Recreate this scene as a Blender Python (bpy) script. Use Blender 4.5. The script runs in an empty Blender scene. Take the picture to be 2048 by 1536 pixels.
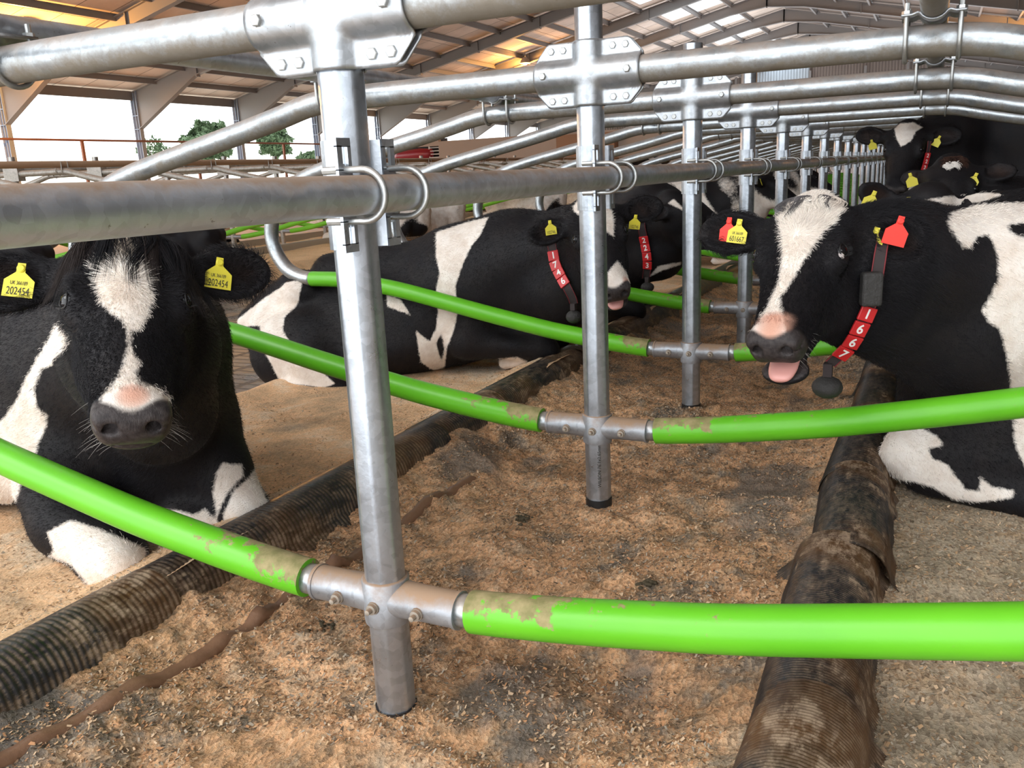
import bpy, math, random
import numpy as np
from mathutils import Vector, Matrix

# ------------------------------------------------------------------ camera, world, light
SC = bpy.context.scene
SC.view_settings.view_transform = 'Standard'
SC.view_settings.look = 'None'
SC.view_settings.gamma = 1.0
SC.view_settings.use_curve_mapping = False
SC.view_settings.exposure = 0.25
SC.cycles.use_denoising = True
SC.cycles.max_bounces = 7
SC.cycles.diffuse_bounces = 4
SC.cycles.glossy_bounces = 3
SC.cycles.sample_clamp_indirect = 6.0
SC.cycles.caustics_reflective = False
SC.cycles.caustics_refractive = False

CAM = (0.876, -1.1893, 1.0222)
cr = Vector((0.89916, 0.43527, -0.0453)); cu = Vector((-0.06532, 0.23583, 0.9696)); cf = Vector((-0.43272, 0.86886, -0.24048))
cd = bpy.data.cameras.new('camera'); cam = bpy.data.objects.new('camera', cd); SC.collection.objects.link(cam)
cd.sensor_width = 36.0; cd.lens = 29.7956; cd.clip_start = 0.02; cd.clip_end = 2000
m = Matrix((cr, cu, -cf)).transposed().to_4x4(); m.translation = Vector(CAM); cam.matrix_world = m
SC.camera = cam

W = bpy.data.worlds.new('overcast'); SC.world = W; W.use_nodes = True
bg = W.node_tree.nodes['Background']; bg.inputs['Color'].default_value = (0.93, 0.965, 1.0, 1); bg.inputs['Strength'].default_value = 3.1

def lamp(name, loc, kind, power, color, size=1.0, rot=None, size_y=None):
    l = bpy.data.lights.new(name, kind); l.energy = power; l.color = color
    if kind == 'AREA':
        l.size = size
        if size_y: l.shape = 'RECTANGLE'; l.size_y = size_y
    elif kind == 'POINT': l.shadow_soft_size = size
    elif kind == 'SUN': l.angle = size
    o = bpy.data.objects.new(name, l); SC.collection.objects.link(o); o.location = loc
    if rot: o.rotation_euler = rot
    return o
# weak veiled sun from behind the camera through the open end of the shed
lamp('veiled_sun', (0, 0, 30), 'SUN', 0.9, (1.0, 0.97, 0.92), math.radians(25), (math.radians(48), 0, math.radians(-38)))

# ------------------------------------------------------------------ helpers
COL = SC.collection
rng = random.Random(7)
def V3(a): return np.asarray(a, dtype=np.float64)

def tag(o, label=None, cat=None, group=None, kind=None):
    if label: o['label'] = label
    if cat: o['category'] = cat
    if group: o['group'] = group
    if kind: o['kind'] = kind
    return o

def empty(name, loc=(0, 0, 0), label=None, cat=None, group=None):
    o = bpy.data.objects.new(name, None); COL.objects.link(o); o.location = loc; o.empty_display_size = .1
    return tag(o, label, cat, group)

def mesh_obj(name, verts, faces, mat=None, parent=None, smooth=True, mats=None, fmat=None, origin=None):
    me = bpy.data.meshes.new(name)
    verts = np.asarray(verts, dtype=np.float32).reshape(-1, 3)
    if origin is not None: verts = verts - np.asarray(origin, np.float32)
    if isinstance(faces, np.ndarray) and faces.ndim == 2:
        n, k = faces.shape
        me.vertices.add(len(verts)); me.vertices.foreach_set('co', verts.ravel())
        me.loops.add(n * k); me.loops.foreach_set('vertex_index', faces.astype(np.int32).ravel())
        me.polygons.add(n); me.polygons.foreach_set('loop_start', np.arange(0, n * k, k, dtype=np.int32))
        me.update(calc_edges=True); me.validate()
    else:
        me.from_pydata(verts.tolist(), [], [list(map(int, f)) for f in faces]); me.update()
    if mats:
        for mm in mats: me.materials.append(mm)
        if fmat is not None: me.polygons.foreach_set('material_index', np.asarray(fmat, np.int32))
    elif mat: me.materials.append(mat)
    me.polygons.foreach_set('use_smooth', np.full(len(me.polygons), bool(smooth)))
    o = bpy.data.objects.new(name, me); COL.objects.link(o)
    if origin is not None: o.location = origin
    if parent: o.parent = parent
    return o

class MB:
    """collects shapes into one mesh"""
    def __init__(s): s.v = []; s.f = []; s.n = 0; s.m = []
    def add(s, v, f, mi=0):
        v = np.asarray(v, float).reshape(-1, 3); s.v.append(v)
        for q in f: s.f.append([int(i) + s.n for i in q]); s.m.append(mi)
        s.n += len(v)
    def box(s, c, d, R=None, mi=0):
        x, y, z = [k / 2 for k in d]
        v = np.array([[a, b, e] for a in (-x, x) for b in (-y, y) for e in (-z, z)])
        if R is not None: v = v @ np.asarray(R).T
        s.add(v + V3(c), [(0, 1, 3, 2), (4, 6, 7, 5), (0, 4, 5, 1), (2, 3, 7, 6), (0, 2, 6, 4), (1, 5, 7, 3)], mi)
    def tube(s, pts, r, n=16, cap=True, closed=False, prof=None, mi=0):
        P = V3(pts); N = len(P); r = np.broadcast_to(np.asarray(r, float), (N,))
        T = np.zeros_like(P)
        if closed: T = np.roll(P, -1, 0) - np.roll(P, 1, 0)
        else: T[1:-1] = P[2:] - P[:-2]; T[0] = P[1] - P[0]; T[-1] = P[-1] - P[-2]
        T /= np.linalg.norm(T, axis=1)[:, None] + 1e-12
        a = np.array([0, 0, 1.]) if abs(T[0][2]) < .9 else np.array([0, 1., 0])
        u = np.cross(T[0], a); u /= np.linalg.norm(u); vv = []
        th = np.arange(n) * 2 * math.pi / n
        pr = np.ones(n) if prof is None else prof(th)
        for i in range(N):
            u = u - T[i] * (u @ T[i]); u /= np.linalg.norm(u); w = np.cross(T[i], u)
            vv.append(P[i] + (r[i] * pr * np.cos(th))[:, None] * u + (r[i] * pr * np.sin(th))[:, None] * w)
        f = []
        M = N if closed else N - 1
        for i in range(M):
            j = (i + 1) % N
            for k in range(n):
                q = (k + 1) % n; f.append((i * n + k, i * n + q, j * n + q, j * n + k))
        if cap and not closed:
            f.append(tuple(range(n - 1, -1, -1))); f.append(tuple((N - 1) * n + k for k in range(n)))
        s.add(np.concatenate(vv), f, mi)
    def hexbolt(s, c, axis, r=.0095, h=.007):
        a = V3(axis); a = a / np.linalg.norm(a); c = V3(c)
        s.tube([c, c + a * .0018], r * 1.25, 14); s.tube([c + a * .0018, c + a * (.0018 + h * .8), c + a * (.0018 + h)], [r, r, r * .88], 6)
    def build(s, name, mat=None, parent=None, smooth=False, mats=None, origin=None, angle=None):
        o = mesh_obj(name, np.concatenate(s.v), s.f, mat, parent, smooth, mats, s.m if mats else None, origin)
        if angle: sharp(o, angle)
        return o

def sharp(o, deg=35):
    me = o.data
    me.polygons.foreach_set('use_smooth', np.ones(len(me.polygons), bool))
    try: me.set_sharp_from_angle(angle=math.radians(deg))
    except Exception: pass

def spline(pts, n=8):
    P = V3(pts); P = np.vstack([2 * P[0] - P[1], P, 2 * P[-1] - P[-2]]); out = []
    for i in range(1, len(P) - 2):
        for k in range(n):
            t = k / n; a, b, c, d = P[i - 1:i + 3]
            out.append(.5 * ((2 * b) + (-a + c) * t + (2 * a - 5 * b + 4 * c - d) * t * t + (-a + 3 * b - 3 * c + d) * t ** 3))
    out.append(P[-2]); return np.array(out)

def copy_tree(o, parent=None, first=True):
    c = o.copy(); COL.objects.link(c)
    if not first: c.parent = parent
    for ch in o.children: copy_tree(ch, c, False)
    return c

ORD = ['first', 'second', 'third', 'fourth', 'fifth', 'sixth', 'seventh', 'eighth', 'ninth', 'tenth', 'eleventh', 'twelfth', 'thirteenth', 'fourteenth',
       'fifteenth', 'sixteenth', 'seventeenth', 'eighteenth', 'nineteenth', 'twentieth', 'twenty-first', 'twenty-second', 'twenty-third', 'twenty-fourth', 'twenty-fifth', 'twenty-sixth', 'twenty-seventh', 'twenty-eighth', 'twenty-ninth', 'thirtieth']

# ------------------------------------------------------------------ materials
class NT:
    def __init__(s, name):
        s.m = bpy.data.materials.new(name); s.m.use_nodes = True; s.t = s.m.node_tree; s.n = s.t.nodes; s.l = s.t.links
        s.b = s.n['Principled BSDF']; s.out = s.n['Material Output']; s.co = None
    def new(s, ty, **k):
        n = s.n.new(ty)
        for a, b in k.items(): setattr(n, a, b)
        return n
    def link(s, a, b): s.l.new(a, b)
    def coord(s, scale=(1, 1, 1), kind='Object', rot=(0, 0, 0)):
        if s.co is None: s.co = s.new('ShaderNodeTexCoord')
        mp = s.new('ShaderNodeMapping'); mp.inputs['Scale'].default_value = scale; mp.inputs['Rotation'].default_value = rot
        s.link(s.co.outputs[kind], mp.inputs['Vector']); return mp.outputs[0]
    def noise(s, scale, detail=4, rough=.6, vec=None, dist=0.0):
        n = s.new('ShaderNodeTexNoise'); n.inputs['Scale'].default_value = scale; n.inputs['Detail'].default_value = detail
        n.inputs['Roughness'].default_value = rough; n.inputs['Distortion'].default_value = dist
        s.link(vec if vec is not None else s.coord(), n.inputs['Vector']); return n.outputs['Fac']
    def voronoi(s, scale, vec=None, feat='F1', out='Distance'):
        n = s.new('ShaderNodeTexVoronoi', feature=feat); n.inputs['Scale'].default_value = scale
        s.link(vec if vec is not None else s.coord(), n.inputs['Vector']); return n.outputs[out]
    def ramp(s, fac, stops, interp='LINEAR'):
        r = s.new('ShaderNodeValToRGB'); r.color_ramp.interpolation = interp; e = r.color_ramp.elements
        while len(e) > 1: e.remove(e[-1])
        for i, (p, c) in enumerate(stops):
            if not hasattr(c, '__len__'): c = (c, c, c)
            el = e[0] if i == 0 else e.new(p)
            el.position = p; el.color = (c[0], c[1], c[2], 1)
        s.link(fac, r.inputs[0]); return r.outputs[0]
    def mix(s, fac, a, b, blend='MIX'):
        n = s.new('ShaderNodeMix', data_type='RGBA', blend_type=blend)
        s.set(n.inputs[0], fac); s.set(n.inputs[6], a); s.set(n.inputs[7], b); return n.outputs[2]
    def set(s, inp, v):
        if hasattr(v, 'is_output'): s.link(v, inp)
        elif hasattr(v, '__len__'): inp.default_value = (*v, 1) if len(v) == 3 and len(inp.default_value) == 4 else v
        else: inp.default_value = v
    def math(s, op, a, b=None, c=None):
        n = s.new('ShaderNodeMath', operation=op); s.set(n.inputs[0], a)
        if b is not None: s.set(n.inputs[1], b)
        if c is not None: s.set(n.inputs[2], c)
        return n.outputs[0]
    def attr(s, name, out='Fac'):
        n = s.new('ShaderNodeAttribute'); n.attribute_name = name; return n.outputs[out]
    def normz(s):
        g = s.new('ShaderNodeNewGeometry'); x = s.new('ShaderNodeSeparateXYZ'); s.link(g.outputs['Normal'], x.inputs[0]); return x.outputs[2]
    def bump(s, h, strength=.3, dist=.01):
        b = s.new('ShaderNodeBump'); b.inputs['Strength'].default_value = strength; b.inputs['Distance'].default_value = dist
        s.link(h, b.inputs['Height']); s.link(b.outputs[0], s.b.inputs['Normal'])
    def set_(s, **k):
        for a, v in k.items():
            s.set(s.b.inputs[{'color': 'Base Color', 'rough': 'Roughness', 'metal': 'Metallic', 'spec': 'Specular IOR Level', 'emis': 'Emission Color', 'estr': 'Emission Strength', 'coat': 'Coat Weight', 'sheen': 'Sheen Weight', 'alpha': 'Alpha', 'trans': 'Transmission Weight'}[a]], v)
        return s

def simple(name, c, rough=.6, metal=0.0, bump=None):
    t = NT(name); t.set_(color=c, rough=rough, metal=metal)
    if bump: t.bump(t.noise(bump[0], 5), bump[1], bump[2])
    return t.m

def galv(name, tone=(.60, .63, .66), dust=.45, rust=.0, rough=(.28, .5)):
    t = NT(name)
    v = t.voronoi(70, out='Color'); sep = t.new('ShaderNodeSeparateColor'); t.link(v, sep.inputs[0])
    n = t.noise(9, 5, .65); n2 = t.noise(140, 3, .6)
    k = t.math('MULTIPLY_ADD', sep.outputs[0], .25, t.math('MULTIPLY', n, .8))
    base = t.ramp(k, [(.2, tuple(c * .72 for c in tone)), (.55, tone), (.85, tuple(min(1, c * 1.25) for c in tone))])
    specks = t.ramp(t.noise(60, 3, .7), [(.30, 0.0), (.27, 1.0)][::-1]); 
    base = t.mix(t.math('MULTIPLY', specks, .6), base, (.12, .10, .08))
    nz = t.normz()
    dm = t.math('ADD', nz, t.math('MULTIPLY_ADD', t.noise(14, 6, .7), 1.5, -.75))
    dmask = t.ramp(dm, [(.25, 0.0), (.9, 1.0)]); dmask = t.math('MULTIPLY', dmask, dust)
    base = t.mix(dmask, base, (.36, .235, .15))
    # grime on undersides of old bars
    gm = t.math('ADD', t.math('MULTIPLY', nz, -1.0), t.math('MULTIPLY_ADD', t.noise(11, 6, .75), 2.4, -1.2))
    gmask = t.math('MULTIPLY', t.ramp(gm, [(.0, 0.0), (.7, 1.0)]), rust)
    base = t.mix(gmask, base, (.17, .125, .07))
    both = t.math('MAXIMUM', dmask, gmask)
    met = t.math('MULTIPLY_ADD', both, -.8, .88)
    r = t.ramp(t.math('ADD', t.math('MULTIPLY', n, .7), t.math('MULTIPLY', n2, .3)), [(.3, rough[0]), (.7, rough[1])])
    r = t.math('ADD', r, t.math('MULTIPLY', both, .35))
    t.set_(color=base, metal=met, rough=r); t.bump(t.math('ADD', n2, t.noise(30, 4)), .12, .002)
    return t.m

M = {}
M['post'] = galv('galvanised_post', (.47, .51, .56), .15, .12, (.25, .45))
M['clamp'] = galv('galvanised_clamp', (.44, .465, .49), .35, .08, (.3, .46))
M['bar'] = galv('galvanised_bar', (.40, .43, .45), .60, .75, (.22, .42))
M['rail'] = galv('galvanised_rail', (.62, .66, .72), .9, .06, (.34, .52))
M['joint'] = galv('galvanised_joint', (.40, .42, .45), 1.0, .3, (.4, .6))
M['bolt'] = galv('galvanised_bolt', (.46, .47, .46), .35, .1, (.3, .5))
M['boltdirt'] = galv('dirty_bolt', (.45, .40, .34), .9, .6, (.5, .7))
M['farmetal'] = galv('dull_galvanised_metal', (.50, .48, .45), .8, .5, (.4, .6))
M['black'] = simple('black_plastic', (.015, .015, .016), .4)
def green_mat():
    t = NT('lime_green_plastic')
    n = t.noise(16, 8, .72); d = t.attr('dirt'); nz = t.normz()
    k = t.math('ADD', n, t.math('MULTIPLY_ADD', t.math('MULTIPLY', d, t.math('MULTIPLY_ADD', nz, .5, .62)), .36, t.math('MULTIPLY_ADD', nz, .05, -.055)))
    mk = t.ramp(k, [(.655, 0.0), (.70, 1.0)])
    fine = t.ramp(t.noise(55, 6, .8), [(.63, 0.0), (.68, .8)])
    mk = t.math('MAXIMUM', mk, t.math('MULTIPLY', fine, t.ramp(t.noise(7, 3), [(.48, 0.0), (.6, 1.0)])))
    base = t.ramp(t.noise(3.5, 3), [(.3, (.105, .43, .014)), (.7, (.135, .50, .018))])
    c = t.mix(t.math('MULTIPLY', mk, .85), base, t.ramp(t.noise(40, 4), [(.35, (.22, .135, .08)), (.7, (.42, .27, .17))]))
    t.set_(color=c, rough=t.math('MULTIPLY_ADD', mk, .4, .38), spec=.45); t.bump(t.math('ADD', t.noise(120, 3), t.math('MULTIPLY', mk, .6)), .1, .002); return t.m
M['green'] = green_mat()
M['greenfar'] = simple('lime_green_plastic_far', (.20, .62, .03), .5)

def bedding(name, cols, wet=True, scale=1.0, chip=1.0, bumpd=.02):
    t = NT(name)
    big = t.noise(2.6 * scale, 6, .68, dist=.4); mid = t.noise(9 * scale, 6, .7); fine = t.noise(95, 5, .75)
    k = t.math('ADD', t.math('MULTIPLY', big, .62), t.math('MULTIPLY', mid, .38))
    base = t.ramp(k, cols)
    vo = t.new('ShaderNodeTexVoronoi'); vo.inputs['Scale'].default_value = 150
    st = t.new('ShaderNodeMapping'); st.inputs['Scale'].default_value = (1, .45, 1); st.inputs['Rotation'].default_value = (0, 0, .6)
    t.link(t.coord(), st.inputs[0]); t.link(st.outputs[0], vo.inputs['Vector'])
    s2 = t.new('ShaderNodeSeparateColor'); t.link(vo.outputs['Color'], s2.inputs[0])
    chipm = t.ramp(s2.outputs[0], [(.62, 0.0), (.8, 1.0)]); dark = t.ramp(s2.outputs[1], [(.15, 1.0), (.35, 0.0)])
    base = t.mix(t.math('MULTIPLY', chipm, .38 * chip), base, (.66, .47, .30))
    base = t.mix(t.math('MULTIPLY', dark, .45 * chip), base, (.10, .065, .04))
    base = t.mix(.5, base, t.ramp(fine, [(.3, (.25, .22, .2)), (.75, (1.6, 1.55, 1.5))]), 'MULTIPLY') if False else base
    mul = t.ramp(fine, [(.25, .72), (.75, 1.5)])
    base = t.mix(.8, base, mul, 'MULTIPLY')
    if wet:
        wm_ = t.ramp(t.noise(2.1, 4, .55, vec=t.coord((1, .55, 1)), dist=.3), [(.38, 1.0), (.43, 0.0)])
        base = t.mix(t.math('MULTIPLY', wm_, .8), base, t.ramp(fine, [(.3, (.12, .105, .09)), (.7, (.24, .205, .17))]))
        t.set_(color=base, rough=t.math('MULTIPLY_ADD', wm_, -.35, .95), spec=.25)
    else: t.set_(color=base, rough=.95, spec=.25)
    h = t.math('ADD', t.math('MULTIPLY', mid, 1.2), t.math('ADD', t.math('MULTIPLY', fine, .35), t.math('MULTIPLY', vo.outputs['Distance'], .22)))
    t.bump(h, .9, bumpd); return t.m
M['bedding'] = bedding('sawdust_bedding', [(.36, (.13, .115, .10)), (.42, (.26, .20, .145)), (.455, (.40, .245, .135)), (.49, (.60, .34, .175)), (.53, (.72, .41, .22)), (.57, (.56, .36, .215)), (.62, (.40, .31, .22)), (.68, (.24, .185, .135))])
M['bedleft'] = bedding('smooth_sandy_bedding', [(.36, (.26, .20, .14)), (.43, (.50, .34, .21)), (.51, (.72, .45, .255)), (.58, (.70, .53, .37)), (.68, (.48, .38, .27))], False, .55, .3, .01)
M['bedright'] = bedding('grey_sawdust_bedding', [(.34, (.25, .19, .13)), (.44, (.36, .29, .205)), (.52, (.50, .40, .29)), (.60, (.46, .31, .18)), (.70, (.56, .45, .33))], False, 1, 1.0, .015)
M['bedfar'] = bedding('orange_sandy_bedding', [(.36, (.55, .34, .18)), (.5, (.82, .52, .28)), (.66, (.86, .60, .36))], False, .5, .25, .01)

def kerb_mat():
    t = NT('black_corrugated_plastic')
    n = t.noise(5, 7, .72); n2 = t.noise(28, 5, .8, vec=t.coord((1.5, .5, 1.5)))
    nz = t.normz()
    k = t.math('ADD', t.math('MULTIPLY', n, .7), t.math('MULTIPLY', n2, .45))
    d = t.ramp(k, [(.62, 0.0), (.70, 1.0)]); rib = t.attr('rib')
    d = t.math('MAXIMUM', t.math('MULTIPLY', d, .8), t.math('MULTIPLY', t.math('SUBTRACT', 1.0, rib), t.ramp(n2, [(.42, 0.0), (.62, .75)])))
    base = t.mix(t.ramp(t.noise(3, 4), [(.5, 0.0), (.64, 1.0)]), (.018, .017, .018), (.085, .042, .018))
    t.set_(color=t.mix(d, base, t.ramp(t.noise(60, 4), [(.3, (.17, .11, .07)), (.7, (.40, .29, .19))])), rough=t.math('MULTIPLY_ADD', d, .45, .33), spec=.5)
    t.bump(t.noise(200, 3), .15, .002); return t.m
M['kerb'] = kerb_mat()
def mat_floor():
    t = NT('wet_slatted_rubber_floor')
    co = t.coord((1, 1, 1)); w = t.new('ShaderNodeTexWave', bands_direction='Y'); w.inputs['Scale'].default_value = 3.3; w.inputs['Distortion'].default_value = .6; t.link(co, w.inputs[0])
    w2 = t.new('ShaderNodeTexWave', bands_direction='X'); w2.inputs['Scale'].default_value = .9; w2.inputs['Distortion'].default_value = .5; t.link(co, w2.inputs[0])
    g = t.math('MAXIMUM', t.ramp(w.outputs['Fac'], [(.1, 1.0), (.2, 0.0)]), t.ramp(w2.outputs['Fac'], [(.03, 1.0), (.08, 0.0)]))
    n = t.noise(1.1, 7, .7)
    base = t.ramp(n, [(.38, (.20, .18, .17)), (.48, (.30, .20, .12)), (.56, (.40, .25, .14)), (.66, (.20, .13, .08))])
    t.set_(color=t.mix(t.math('MULTIPLY', g, .7), base, (.06, .04, .025)), rough=t.ramp(n, [(.4, .25), (.55, .8)])); t.bump(t.math('SUBTRACT', n, t.math('MULTIPLY', g, .5)), .5, .02); return t.m
M['slat'] = mat_floor()
M['concrete'] = simple('stained_concrete', (.52, .45, .38), .85, 0, (8, .4, .02))
M['steel'] = NT('grey_painted_steel').set_(color=(.22, .205, .20), rough=.55, metal=.0).m
M['steelblue'] = simple('bluish_galvanised_frame', (.36, .42, .52), .5, .3)
M['farrail'] = simple('tan_dusted_rusty_rail', (.36, .21, .12), .7, .2)
M['rust'] = simple('rusty_rail', (.22, .095, .06), .8)
def roof_mat():
    t = NT('fibre_cement_roof_sheet')
    n = t.noise(.7, 5, .6); w = t.new('ShaderNodeTexBrick'); w.inputs['Scale'].default_value = 1.0; w.inputs['Brick Width'].default_value = 1.05; w.inputs['Row Height'].default_value = 2.6
    w.inputs['Mortar Size'].default_value = .012; w.inputs['Color1'].default_value = (.70, .57, .48, 1); w.inputs['Color2'].default_value = (.80, .68, .60, 1); w.inputs['Mortar'].default_value = (.10, .075, .06, 1)
    w.offset = 0.0; t.link(t.coord((1, 1, 1), rot=(0, 0, math.pi / 2)), w.inputs['Vector'])
    t.set_(color=t.mix(.6, w.outputs['Color'], t.ramp(n, [(.3, .6), (.7, 1.1)]), 'MULTIPLY'), rough=.9); return t.m
M['roof'] = roof_mat()
def sky_mat():
    t = NT('translucent_skylight_sheet'); tr = t.new('ShaderNodeBsdfTranslucent'); tr.inputs[0].default_value = (.9, .93, .95, 1); t.link(tr.outputs[0], t.out.inputs[0]); return t.m
M['skylight'] = sky_mat()
M['roofshade'] = simple('shade_darkened_roof_sheet', (.20, .155, .13), .9, 0, (3, .3, .02))  # shade of the right slope put into a darker sheet colour
def corr_mat(name, c):
    t = NT(name); w = t.new('ShaderNodeTexWave', bands_direction='X'); w.inputs['Scale'].default_value = 1.6; t.link(t.coord(), w.inputs[0])
    t.set_(color=t.mix(.55, c, t.ramp(w.outputs['Fac'], [(.2, .45), (.7, 1.15)]), 'MULTIPLY'), rough=.7); t.bump(w.outputs['Fac'], .6, .05); return t.m
M['gable'] = corr_mat('brown_box_profile_sheeting', (.20, .16, .14)); M['gablegrey'] = corr_mat('grey_box_profile_sheeting', (.42, .47, .52))
M['tan'] = simple('tan_rendered_wall', (.40, .31, .25), .9, 0, (2, .2, .02))
M['wood'] = simple('brown_board', (.30, .16, .09), .8)
M['whitepaint'] = simple('white_plastic', (.8, .78, .74), .6)
M['redpaint'] = simple('dark_red_machine_paint', (.30, .02, .03), .35)
M['yellow'] = simple('yellow_ear_tag_plastic', (.72, .62, .045), .45)
M['red'] = simple('red_plastic', (.56, .018, .022), .4)
M['redtag'] = simple('fluorescent_red_tag', (.95, .05, .035), .45)
M['ink'] = simple('black_ink', (.03, .028, .02), .7)
M['white'] = simple('white_lettering', (.85, .83, .8), .5)
M['strap'] = simple('dark_webbing_strap', (.035, .025, .025), .8)
M['strapred'] = simple('maroon_strap_edging', (.20, .02, .025), .7)
M['weight'] = simple('black_rubber_weight', (.03, .028, .026), .7, 0, (60, .6, .01))
def em(name, c, s):
    t = NT(name); t.set_(color=(0, 0, 0), emis=c, estr=s); return t.m
M['sodium'] = em('sodium_lamp_glow', (1.0, .45, .08), 60)
M['field'] = simple('pale_stubble_field', (.72, .70, .60), .95, 0, (3, .3, .05))
M['leaf'] = simple('tree_leaf', (.06, .10, .045), .8)
M['bark'] = simple('bark', (.09, .06, .04), .9)
M['batten'] = simple('wet_brown_batten', (.20, .105, .06), .45, 0, (20, .4, .01))
M['clod'] = simple('dark_dung_clod', (.06, .045, .022), .8, 0, (70, .7, .01))
M['hedge'] = simple('haze_paled_hedge_leaf', (.30, .33, .26), .9)  # leaf colour paled to stand in for distance haze
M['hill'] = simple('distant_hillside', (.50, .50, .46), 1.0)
# ------------------------------------------------------------------ ground and shed shell
S = 1.139                      # stall spacing
XR2 = -8.9; Y2 = 5.53 - 4 * S  # second head-to-head row
def hashn(x, y, seed=0):
    v = np.sin(x * 127.1 + y * 311.7 + seed * 74.7) * 43758.5453; return v - np.floor(v)
def vnoise(x, y, seed=0):
    xi, yi = np.floor(x), np.floor(y); xf, yf = x - xi, y - yi
    u = xf * xf * (3 - 2 * xf); v = yf * yf * (3 - 2 * yf)
    a = hashn(xi, yi, seed); b = hashn(xi + 1, yi, seed); c = hashn(xi, yi + 1, seed); d = hashn(xi + 1, yi + 1, seed)
    return a + (b - a) * u + (c - a) * v + (a - b - c + d) * u * v
def fbm(x, y, seed=0, oct=4, g=.5):
    s = 0; a = 1; t = 0
    for i in range(oct): s = s + a * vnoise(x * 2 ** i, y * 2 ** i, seed + i); t += a; a *= g
    return s / t
def grid(name, xs, ys, hf, mat, parent=None):
    X, Y = np.meshgrid(xs, ys, indexing='ij'); Z = hf(X, Y); nx, ny = X.shape
    v = np.stack([X, Y, Z], -1).reshape(-1, 3); i = np.arange(nx * ny).reshape(nx, ny)
    f = np.stack([i[:-1, :-1], i[1:, :-1], i[1:, 1:], i[:-1, 1:]], -1).reshape(-1, 4)
    return mesh_obj(name, v, f, mat, parent)
def ay(*seg):
    out = []
    for lo, hi, st in seg: out.append(np.arange(lo, hi - 1e-9, st))
    return np.concatenate(out + [[seg[-1][1]]])
def h_center(x, y):
    n = fbm(x * 3.2, y * 3.2, 3, 4) - .5; f = fbm(x * 22, y * 22, 9, 4, .6) - .5
    bank = np.clip((np.abs(x) - .36) / .32, 0, 1) ** 1.6 * (.075 + .05 * (fbm(x * 1.5, y * 2.4, 21, 3) - .5))
    near0 = np.exp(-((x) ** 2 + ((y + S / 2) % S - S / 2) ** 2) / .02)
    rough = .02 * np.maximum(fbm(x * 9, y * 9, 33, 4, .65) - .52, 0) * 4
    p0 = np.exp(-(x ** 2 + y ** 2) / .03) * .030
    return .012 + p0 + n * .075 * (1 - .6 * near0) + f * .030 + bank + rough
def h_right(x, y): return .055 + (fbm(x * 2.2, y * 2.2, 5, 4) - .5) * .05 + (fbm(x * 20, y * 20, 8, 3) - .5) * .014
def h_left(x, y):
    e = np.clip((-2.0 - x) / .35, 0, 1); lip = np.exp(-((x + 2.12) / .12) ** 2) * .03
    h = .05 + (fbm(x * 1.6, y * 1.6, 15, 4) - .5) * .06 + (fbm(x * 14, y * 14, 18, 4) - .5) * .012
    near = np.clip((-.95 - x) / -.25, 0, 1)
    return h + lip - e ** 2 * .20 + .085 * np.clip((x + 1.0) / .2, 0, 1) * (.75 + .5 * fbm(x * 2, y * 2, 44, 3))
tag(grid('floor_bedding_strip', ay((-.72, .72, .012)), ay((-1.6, 2.6, .012), (2.6, 6, .025), (6, 32, .12)), h_center, M['bedding']), 'loose brown sawdust bedding in the centre strip between the black kerbs', 'bedding', kind='structure')
tag(grid('floor_bedding_right', ay((.68, 2.4, .02)), ay((-1.6, 4, .02), (4, 32, .12)), h_right, M['bedright']), 'greyish sawdust stall bed in the right-hand row', 'bedding', kind='structure')
tag(grid('floor_bedding_left', ay((-2.38, -.68, .02)), ay((-1.6, 5, .02), (5, 32, .12)), h_left, M['bedleft']), 'sandy tan stall bed in the near left row', 'bedding', kind='structure')
tag(grid('floor_alley', ay((-6.55, -2.3, .25)), ay((-4, 62, 1)), lambda x, y: -.14 + 0 * x, M['slat']), 'wet slatted rubber floor of the walking alley', 'floor', kind='structure')
def h_far(x, y):
    c = np.minimum(np.abs(x - XR2) / .7, 1); return .02 + (fbm(x * 1.6, y * 1.6, 25, 4) - .5) * .07 - np.clip((np.abs(x - XR2) - 2.05) / .25, 0, 1) * .16
tag(grid('floor_bedding_far', ay((-11.3, -6.5, .08)), ay((-1, 20, .08), (20, 34, .3)), h_far, M['bedfar']), 'orange tan sawdust beds of the second stall row', 'bedding', kind='structure')
tag(grid('floor_passage', ay((-24.4, -11.25, 1.2)), ay((-6, 64, 5)), lambda x, y: -.14 + 0 * x, M['concrete']), 'concrete feed passage along the open side', 'floor', kind='structure')
tag(grid('floor_right_passage', ay((2.35, 12, .8)), ay((-6, 64, 5)), lambda x, y: -.12 + 0 * x, M['slat']), 'wet floor behind the right-hand stall row', 'floor', kind='structure')

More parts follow.
